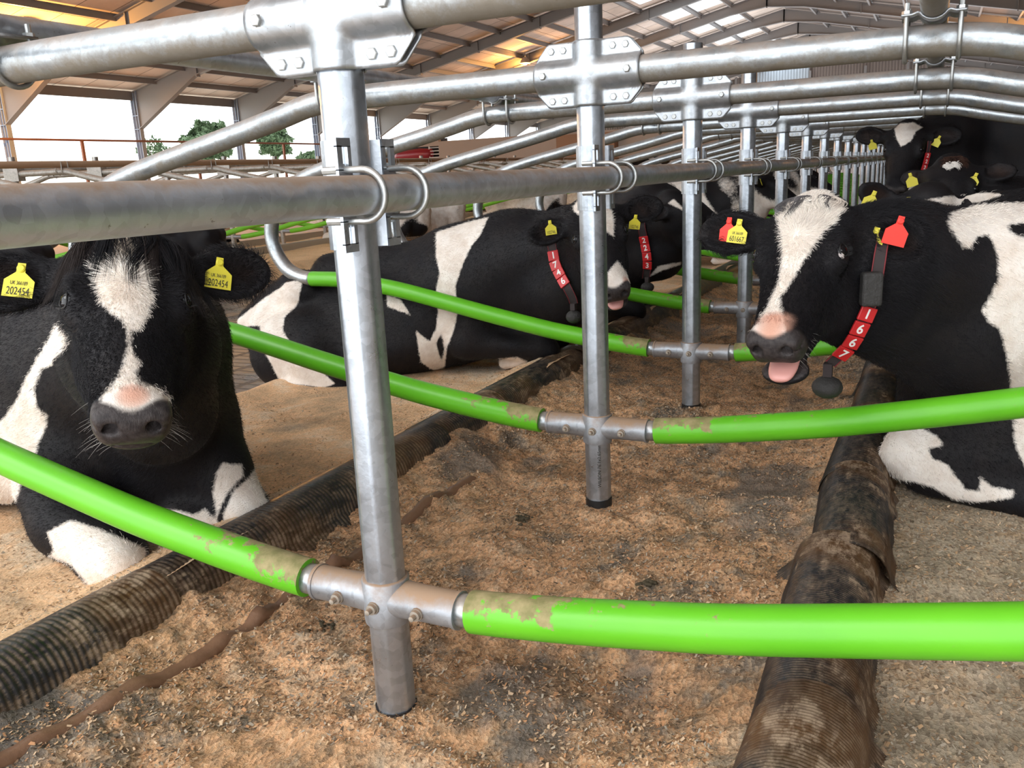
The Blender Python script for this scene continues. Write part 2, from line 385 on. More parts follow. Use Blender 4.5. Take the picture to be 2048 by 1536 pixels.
# loose wood shavings: uncountable flakes lying on the bedding
def flakes(name, n, x0, x1, y0, y1, hf, cols, seed, label, smin=.0016, smax=.0058):
    r = np.random.default_rng(seed); y = y0 + (y1 - y0) * r.random(n) ** 1.7; x = x0 + (x1 - x0) * r.random(n); z = hf(x, y) + .0015
    keep = fbm(x * 5, y * 5, seed, 3) > .36 + .1 * r.random(n) ; x, y, z = x[keep], y[keep], z[keep]; n = len(x)
    a = r.random(n) * 6.283; L = smin + (smax - smin) * r.random(n) ** 2; Wd = L * (.25 + .35 * r.random(n)); ti = (r.random(n) - .5) * 1.1; tj = (r.random(n) - .5) * .9
    u = np.stack([np.cos(a) * np.cos(ti), np.sin(a) * np.cos(ti), np.sin(ti)], -1) * L[:, None]; w = np.stack([-np.sin(a), np.cos(a), tj], -1) * Wd[:, None]
    c = np.stack([x, y, z + np.abs(np.sin(ti)) * L * .8], -1)
    v = np.stack([c - u - w, c + u - w * .6, c + u * .9 + w, c - u * .8 + w], 1).reshape(-1, 3)
    f = np.arange(4 * n).reshape(n, 4); me_o = mesh_obj(name, v, f, None, None, False, mats=cols, fmat=r.integers(0, len(cols), n))
    return tag(me_o, label, 'wood shavings', kind='stuff')
C = [simple('shaving_%s' % n, c, .85) for n, c in (('pale', (.66, .46, .29)), ('tan', (.48, .30, .16)), ('orange', (.52, .26, .12)), ('grey', (.40, .33, .25)), ('dark', (.12, .08, .05)), ('brown', (.26, .16, .09)))]
flakes('wood_shavings', 170000, -.61, .61, -1.0, 5, h_center, C, 4, 'fine pale and brown wood shavings strewn over the centre strip')
flakes('wood_shavings', 60000, .74, 1.9, -.8, 2.6, h_right, [C[0], C[3], C[3], C[1], C[5]], 6, 'grey wood shavings strewn over the right-hand bed')
flakes('wood_shavings', 26000, -2.0, -.78, -.4, 3.4, h_left, [C[0], C[1], C[3], C[1], C[5]], 8, 'thin scatter of wood shavings on the left bed')

# kerbs of cut corrugated pipe
def kerb(x, y0, y1, seed, side, z=.075, r=.088, sink=0):
    rr = random.Random(seed); n = max(12, int((y1 - y0) / ((.0028 if side < 0 else .0018) if y0 < 4 else .006))); na = 24
    ys = np.linspace(y0, y1, n); th = np.linspace(-.42 * math.pi, 1.42 * math.pi, na)
    ph = (ys / ((.0145 if side < 0 else .0080) if y0 < 4 else .03)) * 2 * math.pi; ribv = .5 + .5 * np.sin(ph)
    jit = rr.uniform(-.012, .012); tl = rr.uniform(-.03, .03)
    v = []; ra = []
    for i, yy in enumerate(ys):
        t = (i / (n - 1)); R = r * (1 + .05 * t) + ribv[i] * (.0024 if side < 0 else .0030)
        cx = x + jit + tl * (t - .5)
        lo = .10 + .035 * math.sin(yy * 9 + seed) + .02 * math.sin(yy * 37 + seed * 2)
        for k, a in enumerate(th):
            ca, sa = math.cos(a), math.sin(a)
            if sa < 0:   # skirts flare out and down
                px = cx + (R + .22 * (-sa) * .25) * (1 if ca > 0 else -1); pz = z + sa * lo
            else: px = cx + R * ca; pz = z + R * .92 * sa
            v.append((px, yy, pz)); ra.append(ribv[i])
    i = np.arange(n * na).reshape(n, na)
    f = np.stack([i[:-1, :-1], i[:-1, 1:], i[1:, 1:], i[1:, :-1]], -1).reshape(-1, 4)
    o = mesh_obj('corrugated_kerb', v, f, M['kerb'], origin=(x, (y0 + y1) / 2, 0))
    at = o.data.attributes.new('rib', 'FLOAT', 'POINT'); at.data.foreach_set('value', np.array(ra, np.float32)); return o
yl = [-1.5, -.62, .04, 1.30, 1.78, 2.72, 3.6, 4.6, 5.7, 7.2, 9.2, 12, 16, 22, 30]
for i in range(len(yl) - 1):
    o = kerb(-.725, yl[i] - .03, yl[i + 1] + .03, 10 + i, -1)
    tag(o, '%s length of black corrugated kerb along the left bed, counted away from the camera' % ORD[i], 'kerb', 'corrugated kerb along the left bed')
yr = [-.62, .14, .80, 1.33, 2.0, 2.7, 3.5, 4.5, 6, 8, 11, 15, 21, 30]
for i in range(len(yr) - 1):
    o = kerb(.735, yr[i] - .03, yr[i + 1] + .03, 40 + i, 1)
    tag(o, '%s length of black corrugated kerb along the right bed, counted away from the camera' % ORD[i], 'kerb', 'corrugated kerb along the right bed')
for sx, nm in ((1, 'near'), (-1, 'far')):
    o = kerb(XR2 + .72 * sx, 1, 30, 77, 1, .03, .07) if False else None
    mb = MB(); mb.box((XR2 + .72 * sx, 14.5, .03), (.10, 29, .16)); mb.box((XR2 + .72 * sx, 14.5, .11), (.07, 29, .03))
    tag(mb.build('stall_kerb', M['concrete'], origin=(XR2 + .72 * sx, 15.5, 0)), 'long dark kerb on the %s side of the second stall row' % nm, 'kerb')

# shed frame
XE, ZE, PITCH = -24.2, 4.35, .22; XRG = -6.3; XE2 = 2 * XRG - XE; ZR = ZE + PITCH * (XRG - XE)
BAY = [15.95 + 4.85 * i for i in range(-4, 11)]
def rz(x): return ZE + PITCH * (x - XE) if x < XRG else ZR - PITCH * (x - XRG)
def prism(mb, pts2, y0, y1, mi=0):
    n = len(pts2); v = [(x, y0, z) for x, z in pts2] + [(x, y1, z) for x, z in pts2]
    mb.add(v, [tuple(range(n)), tuple(range(2 * n - 1, n - 1, -1))] + [(i, i + n, (i + 1) % n + n, (i + 1) % n) for i in range(n)], mi)
for i, y in enumerate(BAY):
    root = empty('portal_frame', (XRG, y, 0), '%s grey steel portal frame from the near end, holding up the roof' % ORD[i], 'roof frame', 'steel portal frames')
    mb = MB()
    for sgn in (1, -1):
        ex = XE if sgn == 1 else XE2
        P = lambda d, z: (ex + sgn * d, z)
        top = [(0, ZE - .05), (XRG - XE, ZR - .05)]
        web = [P(.1, ZE - .05 + .02), P(XRG - XE, ZR - .05), P(XRG - XE, ZR - .62), P(XRG - XE - 1.6, ZR - .05 - PITCH * 1.6 - .40), P(3.1, ZE + PITCH * 3.1 - .42), P(.25, ZE - 1.25)]
        prism(mb, web, y - .012, y + .012)
        for pts in ([web[0], web[1]], [web[5], web[4], web[3], web[2]]):
            for a, b in zip(pts[:-1], pts[1:]):
                a = np.array(a); b = np.array(b); d = b - a; L = np.hypot(*d); d /= L; nn = np.array([-d[1], d[0]]) * .012
                prism(mb, [tuple(a - nn), tuple(b - nn), tuple(b + nn), tuple(a + nn)], y - .095, y + .095)
        for d in (3.2, 5.8, 8.5, 11.2, 14):
            mb.box((ex + sgn * d, y, rz(ex + sgn * d) - .28), (.03, .16, .42))
    for b in ( -1, 1): mb.box((XRG, y, ZR - .35), (.04, .16, .6))
    for o in [mb.build('rafter', M['steel'], root, origin=None)]: o.location = (-XRG, -y, 0)
    for sgn in (1, -1):
        ex = XE if sgn == 1 else XE2; cb = MB()
        cb.box((ex + sgn * .15, y, 1.9), (.012, .15, 4.9)); cb.box((ex + sgn * .02, y, 1.9), (.016, .16, 4.9)); cb.box((ex + sgn * .28, y, 1.9), (.016, .16, 4.9))
        for z in (3.1, 3.55): cb.box((ex + sgn * .15, y, z), (.27, .15, .015))
        o = cb.build('column', M['steelblue'] if sgn == 1 else M['steel'], root); o.location = (-XRG, -y, 0)
# purlins, eave beams
px = [XE + 1.3 + 1.37 * k for k in range(12)]
for sgn in (1, -1):
    for k, x in enumerate(px):
        xx = x if sgn == 1 else 2 * XRG - x
        mb = MB(); z = rz(xx) + .03; mb.box((xx, 26.5, z - .09), (.02, 75, .17)); mb.box((xx + .03, 26.5, z - .01), (.07, 75, .012)); mb.box((xx - .03, 26.5, z - .17), (.07, 75, .012))
        tag(mb.build('purlin', M['steel'], origin=(xx, 26.5, z)), '%s purlin up from the %s eave' % (ORD[k], 'open left' if sgn == 1 else 'far right'), 'purlin', kind='structure')
    xx = XE + .05 if sgn == 1 else XE2 - .05
    mb = MB(); mb.box((xx, 26.5, ZE - .14), (.08, 75, .3)); tag(mb.build('eave_beam', M['steel'], origin=(xx, 26.5, ZE)), 'dark eave beam on the %s side' % ('open left' if sgn == 1 else 'right'), 'beam', kind='structure')
# roof sheets with skylight bands
def slope_quads(name, x0, x1, y0, y1, mat, up=.05):
    z0, z1 = rz(x0) + up, rz(x1) + up
    if x0 < XRG < x1: raise ValueError
    v = [(x0, y0, z0), (x1, y0, z1), (x1, y1, z1), (x0, y1, z0)]; v += [(a, b, c + .03) for a, b, c in v]
    return v, [(0, 3, 2, 1), (4, 5, 6, 7), (0, 1, 5, 4), (1, 2, 6, 5), (2, 3, 7, 6), (3, 0, 4, 7)]
rf = MB(); sk = []
SKX = ((-10.35, -9.28), (-9.1, -7.95))
for y in BAY[:-1]:
    y1 = y + 4.85
    for a, b in ((XE - .4, -10.35), (-7.95, XRG)): rf.add(*slope_quads('', a, b, y, y1, None))
    for a, b in ((-10.35, -7.95),):
        rf.add(*slope_quads('', a, b, y, y + 1.3, None)); rf.add(*slope_quads('', a, b, y1 - .75, y1, None))
    sk.append((y + 1.3, y1 - .75))
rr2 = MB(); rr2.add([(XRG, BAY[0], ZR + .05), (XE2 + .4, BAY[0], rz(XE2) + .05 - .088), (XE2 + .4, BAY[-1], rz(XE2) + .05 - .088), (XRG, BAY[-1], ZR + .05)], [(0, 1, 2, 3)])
tag(rr2.build('ceiling_right_slope', M['roofshade'], origin=(3, 20, 6)), 'underside of the right-hand roof slope, coloured dark brown for its shade', 'roof', kind='structure')
tag(rf.build('ceiling_roof_sheets', M['roof'], origin=(XRG, 20, ZR)), 'brown-grey sheeted underside of the shed roof', 'roof', kind='structure')
for i, (a, b) in enumerate(sk):
    mb = MB(); mb.add(*slope_quads('', -10.35, -7.95, a, b, None))
    tag(mb.build('window_%d' % (i + 1), M['skylight'], origin=(-9.1, a, rz(-9.1))), 'white translucent skylight in the %s roof bay from the near end' % ORD[i], 'skylight', kind='structure')
# far gable
gy = 64.0
g = MB(); g.add([(XE, gy, -.2), (XE2, gy, -.2), (XE2, gy, rz(XE2)), (XRG, gy, ZR), (XE, gy, rz(XE))], [(0, 1, 2, 3, 4)])
tag(g.build('wall_far', M['gable'], origin=(XRG, gy, 0)), 'dark brown sheeted gable wall at the far end', 'wall', kind='structure')
g = MB(); g.box((-9.2, gy - .15, 5.2), (3.6, .1, 4.6)); o = g.build('door_1', M['gablegrey'], origin=(-9.2, gy - .15, 3)); tag(o, 'pale grey corrugated sliding door high in the far gable', 'door', kind='structure')
for i, x in enumerate((-12.4, -11.05, -7.35, -3.8, -1.2)):
    g = MB(); g.box((x, gy - .25, 3.4), (.16, .16, 7.2)); tag(g.build('trim_%d' % (i + 1), M['steel'], origin=(x, gy - .25, 0)), 'gable post, %s from the left' % ORD[i], 'post', kind='structure')
# right side wall, its upper part added to the eaves to cut light
g = MB(); g.box((XE2 + .1, 24, 2.1), (.2, 80, 4.6)); tag(g.build('wall_right', M['gable'], origin=(XE2, 26, 0)), 'dark sheeted wall along the right side, upper part added to cut light', 'wall', kind='structure')
# left open side: rails
for nm, z, r in (('upper', 2.70, .035), ('middle', 1.98, .03)):
    mb = MB(); mb.tube([(XE + .28, -4, z), (XE + .28, 62, z)], r, 8)
    tag(mb.build('side_rail', M['rust'], origin=(XE + .28, 30, z)), 'rust-brown %s rail across the open left side' % nm, 'rail')
for i, y in enumerate([b + 2.4 for b in BAY[3:9]]):
    mb = MB(); mb.box((XE + .28, y, 1.35), (.07, .09, 2.7)); tag(mb.build('side_post', M['rust'], origin=(XE + .28, y, 0)), '%s short rusty post in the open left side, from the near end' % ORD[i], 'post', 'short rusty posts in the open side')
g = MB(); g.box((XE - .1, 29, .55), (.16, 70, 1.5)); tag(g.build('wall_left', M['concrete'], origin=(XE, 26, 0)), 'low concrete wall under the open left side', 'wall', kind='structure')

# outside
tag(grid('ground_field', ay((-420, -24.6, 18)), ay((-120, 500, 20)), lambda x, y: -.5 + np.clip((-x - 40) / 380, 0, 1) ** 1.2 * 26 + np.sin(y * .02) * np.clip((-x - 60) / 300, 0, 1) * 5, M['field']), 'pale sloping farmland outside the open side', 'field', kind='structure')
def canopy(name, c, rx, rz_, n, seed, leaf, mat):
    r = np.random.default_rng(seed); d = r.normal(size=(n, 3)); d /= np.linalg.norm(d, axis=1)[:, None]; rad = (.55 + .45 * r.random(n) ** .5)
    lump = 1 + .22 * np.sin(d[:, 0] * 5 + seed) * np.cos(d[:, 1] * 6 + seed) + .12 * np.sin(d[:, 2] * 9)
    q = V3(c) + d * (rad * lump)[:, None] * np.array([rx, rx, rz_]); a = r.normal(size=(n, 3)) * leaf; b = r.normal(size=(n, 3)) * leaf
    v = np.stack([q - a, q + b, q + a, q - b], 1).reshape(-1, 3); return v, np.arange(4 * n).reshape(n, 4)
def tree(name, x, y, z, w, h, n, seed, label, cat='tree'):
    root = empty(name, (x, y, z), label, cat)
    v, f = canopy(name, (0, 0, h * .58), w / 2, h * .44, n, seed, w * .035, None); mesh_obj('crown', v, f, M['leaf'], root, False)
    mb = MB(); mb.tube([(0, 0, -.5), (.1, 0, h * .3), (0, .1, h * .6)], [w * .05, w * .04, w * .015], 8); 
    for k in range(5): a = k * 1.3; mb.tube([(0, 0, h * .25), (math.cos(a) * w * .25, math.sin(a) * w * .25, h * .62)], [w * .02, w * .006], 6)
    mb.build('trunk', M['bark'], root, True)
tree('round_tree', -69, 79.8, 3.6, 3.4, 3.8, 4200, 1, 'round leafy green tree standing alone in the field beyond the open side')
tree('broad_tree', -72, 72.5, 3.4, 5.0, 4.4, 4200, 2, 'broad darker tree in the field partly hidden behind a slanting bar')
tree('small_tree', -70, 62.5, 3.0, 3.2, 3.0, 700, 3, 'thin sparse sapling in the field left of the broad tree')
tree('field_bush', -69, 86.3, 3.2, 3.6, 1.5, 1400, 4, 'low rounded bush to the right of the lone round tree', 'bush')
r_ = np.random.default_rng(5)
vv, ff = [], []
for k in range(60):
    v, f = canopy('', (-190 + r_.normal() * 4, 96 + k * 1.3, 5 + r_.random()), 3, 1.2 + r_.random(), 60, k, .7, None); ff.append(f + len(vv) * 240); vv.append(v)
tag(mesh_obj('hedgerow', np.concatenate(vv), np.concatenate(ff), M['hedge'], None, False, origin=(-190, 130, 10)), 'distant hedgerow along the pale hillside', 'hedge', kind='stuff')

# tan partition, red machine behind its opening
root = empty('parlour_partition', (-12, 30, -.14), 'tan rendered partition wall standing far back with a dark opening', 'partition wall')
def part(mb, nm, mat, **k): o = mb.build(nm, mat, root, **k); o.location = (12, -30, .14); return o
mb = MB(); mb.box((-11.0, 30, 1.14), (12.9, .2, 2.6)); mb.box((-19.0, 30, 2.42), (3.1, .2, .3)); mb.box((-19.2, 30.1, .7), (3.2, .2, 1.85)); part(mb, 'wall_panel', M['tan'])
mb = MB(); mb.box((-19.2, 30.9, 1.3), (3.2, .05, 2.6)); part(mb, 'opening', M['black'])  # black sheet standing in for the darkness inside the opening
mb = MB(); mb.box((-10.9, 29.7, 1.6), (2.3, .5, 1.5)); mb.box((-10.9, 29.43, 2.0), (1.3, .04, .5)); part(mb, 'board_panel', M['wood'])
mb = MB(); mb.box((-14.1, 29.85, 2.28), (.5, .05, .1)); part(mb, 'red_notice', M['redtag'])
root2 = empty('farm_machine', (-18.7, 30.4, 1.6), 'dark red farm machine seen in the dark opening of the tan wall', 'machine')
mb = MB(); mb.tube([(-1.2, 0, .3), (-1.0, 0, .36), (0, 0, .40), (.55, 0, .36), (.6, 0, .3)], [.12, .2, .24, .24, .1], 12); mb.build('hood', M['redpaint'], root2, True)
mb = MB()
for k in range(5): mb.box((.75 + k * .02, -.1, .1 + k * .13), (.5, .03, .03))
mb.box((.55, -.1, .35), (.04, .04, .8)); mb.box((-.5, -.25, .02), (2.4, .05, .05)); mb.build('guard_frame', M['whitepaint'], root2)
mb = MB(); mb.box((0, 0, -.1), (2.6, .3, .2)); mb.box((-.8, 0, -.9), (.2, .3, 1.7)); mb.box((.8, 0, -.9), (.2, .3, 1.7)); mb.build('chassis', M['black'], root2)

 # batten half buried in the sawdust
pts = spline([(-.60, -.62, .02), (-.545, -.30, .022), (-.51, -.02, .026), (-.50, .22, .030), (-.50, .45, .024), (-.49, .9, .018), (-.47, 1.15, .012)], 12); V = []; z0 = h_center(pts[:, 0], pts[:, 1])
for (x, y, _), z in zip(pts, z0):
    for dx, dz in ((0, .004), (.006, .008), (.030, .004), (.034, -.02), (0, -.03)): V.append((x + dx, y, z + dz))
n_ = len(pts); F_ = [(5 * i + j, 5 * i + (j + 1) % 5, 5 * (i + 1) + (j + 1) % 5, 5 * (i + 1) + j) for i in range(n_ - 1) for j in range(5)]
tag(mesh_obj('buried_batten', V, F_, M['batten'], origin=tuple(pts[40])), 'thin wet brown batten half buried in sawdust beside the left kerb', 'batten')
# sodium lamps
LP = [(-15.75, 35.0, 5.72, 420), (-20.2, 14.2, 5.0, 900), (4.2, 38, 5.6, 400), (8.0, 30.0, 4.6, 140)]
for i, (x, y, z, pw) in enumerate(LP):
    root = empty('sodium_lamp', (x, y, z), ['orange sodium lamp glowing under the rafters beside the second stall post', 'orange sodium lamp lighting the near left rafters', 'orange sodium lamp under the right roof slope', 'small orange sodium lamp low on the right roof slope'][i], 'lamp', 'sodium lamps')
    mb = MB(); mb.tube([(0, 0, .28), (0, 0, .22), (0, 0, .12), (0, 0, .02)], [.06, .12, .2, .24], 16, cap=False); mb.tube([(0, 0, .25), (0, 0, .45)], .02, 6); mb.build('shade', M['steel'], root, True)
    mb = MB(); mb.tube([(0, 0, .14), (0, 0, .08), (0, 0, .0), (0, 0, -.06)], [.04, .09, .09, .03], 12); mb.build('bulb', M['sodium'], root, True)
    l = lamp('lamp_light', (x, y, z - .16), 'POINT', pw, (1.0, .45, .10), .12)
    l.parent = root; l.location = (0, 0, -.16)
# ------------------------------------------------------------------ stall steelwork
ZC, ZJ, ZRL, ZT = 1.280, .264, 1.0, 1.479
def octo(th):
    a = (th + math.pi / 8) % (math.pi / 4) - math.pi / 8
    o = math.cos(math.pi / 8) / np.cos(a); return .62 * o + .38
def clampfaces(sgn):
    nx, nz = 41, 25; r = .0405; V = []
    us = np.linspace(-.152, .152, nx)
    for x in us:
        zm = .086 if abs(x) < .118 else .086 - (abs(x) - .118) * 1.15
        for w in np.linspace(-1, 1, nz):
            z = w * zm
            a = math.sqrt(max(r * r - x * x, 0)); b = math.sqrt(max(r * r - z * z, 0)); k = .018
            h = max(k - abs(a - b), 0) / k; y = max(a, b) + h * h * k * .25
            h2 = max(.014 - abs(y - .004), 0) / .014; y = max(y, .004) + h2 * h2 * .014 * .25
            V.append((x, sgn * (y + .0015), z))
    i = np.arange(nx * nz).reshape(nx, nz); q = np.stack([i[:-1, :-1], i[1:, :-1], i[1:, 1:], i[:-1, 1:]], -1).reshape(-1, 4)
    return np.array(V), (q if sgn < 0 else q[:, ::-1])
def make_post(detail=True, label=None, zb=-.06, txt=False):
    root = empty('stall_post', (0, 0, 0)); 
    mb = MB(); mb.tube([(0, 0, zb), (0, 0, .3), (0, 0, .8), (0, 0, ZT - .002), (0, 0, ZT)], [.0385, .0385, .0385, .0385, .0375], 48 if detail else 10, prof=octo if detail else None)
    mb.build('post_tube', M['post'] if detail else M['farmetal'], root, angle=40)
    if not detail:
        mb = MB(); mb.box((0, 0, ZC), (.26, .09, .16)); mb.build('cross_clamp', M['farmetal'], root)
        mb = MB(); mb.tube([(-.17, 0, ZJ), (.17, 0, ZJ)], .034, 8); mb.build('lower_joint', M['joint'], root, True); return root
    mb = MB()
    for sg in (-1, 1): mb.add(*clampfaces(sg))
    o = mb.build('cross_clamp', M['clamp'], root, True); o.location.z = ZC; sd = o.modifiers.new('thickness', 'SOLIDIFY'); sd.thickness = .003; sd.offset = 0
    def thru(y0):
        mb = MB(); r = .0098; mb.tube([(0, -y0 - .0085, 0), (0, -y0 - .0075, 0), (0, -y0 - .001, 0), (0, -y0, 0), (0, -y0 + .0001, 0), (0, y0 - .0001, 0), (0, y0, 0), (0, y0 + .007, 0)], [r * .86, r, r, r * 1.12, .005, .005, r, r * .9], 6); return mb.build('bolt', M['bolt'], o)
    b0 = thru(.0062); b0.location = (-.108, 0, -.066); b1 = thru(.0425); b1.location = (-.122, 0, 0)
    for x in (-.108, -.072, .072, .108):
        for z in (-.066, .066):
            if (x, z) != (-.108, -.066): c = b0.copy(); COL.objects.link(c); c.location = (x, 0, z)
    c = b1.copy(); COL.objects.link(c); c.location = (.122, 0, 0)
    # lower joint
    mb = MB(); xs = np.linspace(-.158, .158, 25); mb.tube([(x, 0, 0) for x in xs], [.0335 + .004 * math.exp(-(x / .05) ** 2) for x in xs], 28)
    mb.tube([(0, 0, -.047), (0, 0, -.040), (0, 0, .038), (0, 0, .041)], [.0435, .0445, .0445, .0415], 32)
    mb.tube([(.153, 0, 0), (.160, 0, 0)], .0355, 24); mb.tube([(-.160, 0, 0), (-.153, 0, 0)], .0355, 24)
    j = mb.build('lower_joint', M['joint'], root, angle=50); j.location.z = ZJ
    mb = MB(); mb.tube([(0, .004, 0), (0, 0, 0), (0, -.003, 0), (0, -.003, 0), (0, -.010, 0), (0, -.0105, 0), (0, -.021, 0), (0, -.022, 0)], [.012, .0125, .012, .010, .0098, .0052, .0052, .003], 12)
    b0 = mb.build('bolt', M['boltdirt'], j, angle=40); b0.location = (0, -.044, -.004)
    for x in (-.088, .088): c = b0.copy(); COL.objects.link(c); c.location = (x, -.034, -.004)
    # bracket that carries the middle rail
    mb = MB(); th = np.linspace(math.radians(62), math.radians(298), 20)
    for z0, z1 in ((-.088, .088),):
        V = []; 
        for t in th: V += [(math.cos(t) * .0415, math.sin(t) * .0415, z0), (math.cos(t) * .0415, math.sin(t) * .0415, z1)]
        mb.add(V, [(2 * i, 2 * i + 1, 2 * i + 3, 2 * i + 2) for i in range(len(th) - 1)])
    for sg in (-1, 1):
        y0, y1 = sg * .0365, sg * .072; x = .0195
        mb.add([(x, y0, -.088), (x + .0, y0, .088), (.036, sg * .046, .088), (.036, sg * .046, -.088)], [(0, 1, 2, 3)])
        # tab with slots
        for (za, zb2) in ((-.088, -.076), (-.040, .040), (.076, .088)):
            mb.box((.0365, sg * .062, (za + zb2) / 2), (.004, .034, zb2 - za))
        for z in (-.058, .058):
            mb.box((.0365, sg * .0485, z), (.004, .007, .036)); mb.box((.0365, sg * .0735, z), (.004, .011, .036))
    o = mb.build('rail_bracket', M['post'], root); o.location.z = ZRL; sd = o.modifiers.new('thickness', 'SOLIDIFY'); sd.thickness = .003; sd.offset = 0
    for sg in (-1, 1):
        mb = MB(); y = sg * .062; a = np.linspace(-math.pi / 2, math.pi / 2, 15)
        pts = [(.005, y, -.040)] + [(.070 + .040 * math.cos(t), y, .040 * math.sin(t)) for t in a] + [(.005, y, .040)]
        mb.tube(pts, .0055, 10)
        for z in (-.040, .040):
            mb.tube([(.026, y, z), (.034, y, z)], .011, 6); mb.tube([(-.004, y, z), (.03, y, z)], .0062, 8)
        o = mb.build('clamp_hoop', M['bolt'], root, angle=40); o.location.z = ZRL
    if True:
        mb = MB(); mb.tube([(0, 0, -.01), (0, 0, .035)], .0405, 28); mb.build('foot_cap', M['black'], root, angle=40)
    return root
def loop_path(sx, far=False):
    top = [(.05, ZC), (.3, ZC), (.6, ZC), (.85, ZC - .002), (.97, ZC - .012), (1.10, ZC - .042), (1.30, 1.195), (1.60, 1.135), (1.86, 1.078), (2.02, 1.020), (2.14, .93), (2.20, .81), (2.195, .70), (2.13, .60), (2.04, .555), (1.97, .545)]
    P = spline([(sx * x, 0, z) for x, z in top], 3 if far else 5)
    gr = [(1.97, .545), (1.80, .543), (1.62, .525), (1.44, .497), (1.24, .455), (1.03, .408), (.84, .368), (.65, .330), (.50, .306), (.36, .286), (.24, .272), (.185, .267)]
    G = spline([(sx * x, 0, z) for x, z in gr], 3 if far else 5); return P, G
def make_divider(sx, far=False):
    root = empty('stall_divider', (0, 0, 0)); P, G = loop_path(sx, far)
    mb = MB(); r = np.full(len(P), .0365); k = len(P) - 9 if not far else len(P) - 6
    mb.tube(P, r, 24 if not far else 8)
    mb.tube([(sx * .15, 0, ZJ + .0015), (sx * .195, 0, ZJ + .002)], .030, 20 if not far else 8)
    mb.build('steel_loop', M['bar'] if not far else M['farmetal'], root, True)
    mb = MB()
    if not far:
        i0 = .0385; mb.tube(G, i0, 28, cap=True)
    else: mb.tube(G, .037, 8)
    o = mb.build('plastic_sleeve', M['green'] if not far else M['greenfar'], root, angle=50)
    if not far:
        n = len(o.data.vertices); co = np.empty(n * 3, np.float32); o.data.vertices.foreach_get('co', co); x = np.abs(co.reshape(-1, 3)[:, 0])
        d = np.clip(1 - (x - .18) / .38, 0, 1) ** 1.3
        at = o.data.attributes.new('dirt', 'FLOAT', 'POINT'); at.data.foreach_set('value', d.astype(np.float32))
    return root
def strip_bolts(o):
    for c in list(o.children):
        strip_bolts(c)
        if c.name.startswith('bolt'): bpy.data.objects.remove(c)
def place(o, x, y, label, cat, group):
    o.location = (x, y, 0); tag(o, label, cat, group)
NEAR = 26
p0 = make_post(); dl = make_divider(-1); dr = make_divider(1)
for k in range(NEAR):
    y = k * S
    o = p0 if k == 0 else copy_tree(p0)
    if k > 8: strip_bolts(o)
    nm = 'nearest' if k == 0 else '%s nearest' % ORD[k]
    place(o, 0, y, '%s galvanised post of the centre line between the black kerbs' % nm, 'stall post', 'stall posts of the centre line')
    o = dl if k == 0 else copy_tree(dl); place(o, 0, y, 'stall divider with lime green sleeve, left side of %s centre post' % nm, 'stall divider', 'dividers of the left bed')
    o = dr if k == 0 else copy_tree(dr); place(o, 0, y, 'stall divider with lime green sleeve, right side of %s centre post' % nm, 'stall divider', 'dividers of the right bed')
mb = MB(); mb.tube([(.072, -2.4, ZRL + .010), (.072, -.6, ZRL + .004), (.072, 0, ZRL), (.072, 4, ZRL), (.072, (NEAR - 1) * S + .3, ZRL)], .0305, 28)
tag(mb.build('middle_rail', M['rail'], origin=(.072, 0, ZRL), angle=40), 'long dusty horizontal rail hooped to every centre post at chest height', 'rail')
# neck rails on top of the dividers with saddle clamps
def saddle(mb, mb2):
    a = np.linspace(-1, 1, 25); pr = []
    for t in a:
        x = t * .068; z = -.040 if abs(x) < .022 else None
        rr = .0335; z = -math.sqrt(max(rr * rr - x * x, 0)) if abs(x) < .030 else -.0149
        if abs(x) >= .030: z = -.0149 - min(1, (abs(x) - .030) / .014) * .006
        pr.append((x, z))
    V = []
    for x, z in pr: V += [(x, -.055, z), (x, .055, z)]
    mb.add(V, [(2 * i, 2 * i + 1, 2 * i + 3, 2 * i + 2) for i in range(len(pr) - 1)])
def make_neck_clamp(parent, y, far=False):
    mb = MB(); saddle(mb, None); o = mb.build('saddle_plate', M['clamp'], parent, True); o.location = (0, y, 0); sd = o.modifiers.new('thickness', 'SOLIDIFY'); sd.thickness = .005; sd.offset = 0
    a = np.linspace(0, math.pi, 15)
    for x in (-.056, .056):
        mb = MB(); pts = [(x, -.044, .0)] + [(x, -.044 * math.cos(t), -.0735 - .044 * math.sin(t)) for t in a] + [(x, .044, .0)]
        mb.tube(pts, .0055, 10)
        for yy in (-.044, .044): mb.tube([(x, yy, -.021), (x, yy, -.011)], .0115, 6); mb.tube([(x, yy, -.011), (x, yy, .006)], .006, 8)
        u = mb.build('clamp_hoop', M['bolt'], o, angle=40)
    return o
for sx, nm in ((-1, 'left'), (1, 'right')):
    x = sx * .85; root = empty('neck_rail', (x, 0, ZC + .0735), 'galvanised neck rail lying along the tops of the %s-hand stall dividers' % nm, 'rail')
    mb = MB(); mb.tube([(0, -2.4, 0), (0, 0, 0), (0, 6, 0), (0, (NEAR - 1) * S + .3, 0)], .0305, 24); mb.build('rail_tube', M['rail'] if sx < 0 else M['bar'], root, True)
    c0 = make_neck_clamp(root, 0)
    for k in range(1, NEAR):
        c = c0.copy(); COL.objects.link(c); c.location.y = k * S
        for q in c0.children: d = q.copy(); COL.objects.link(d); d.parent = c
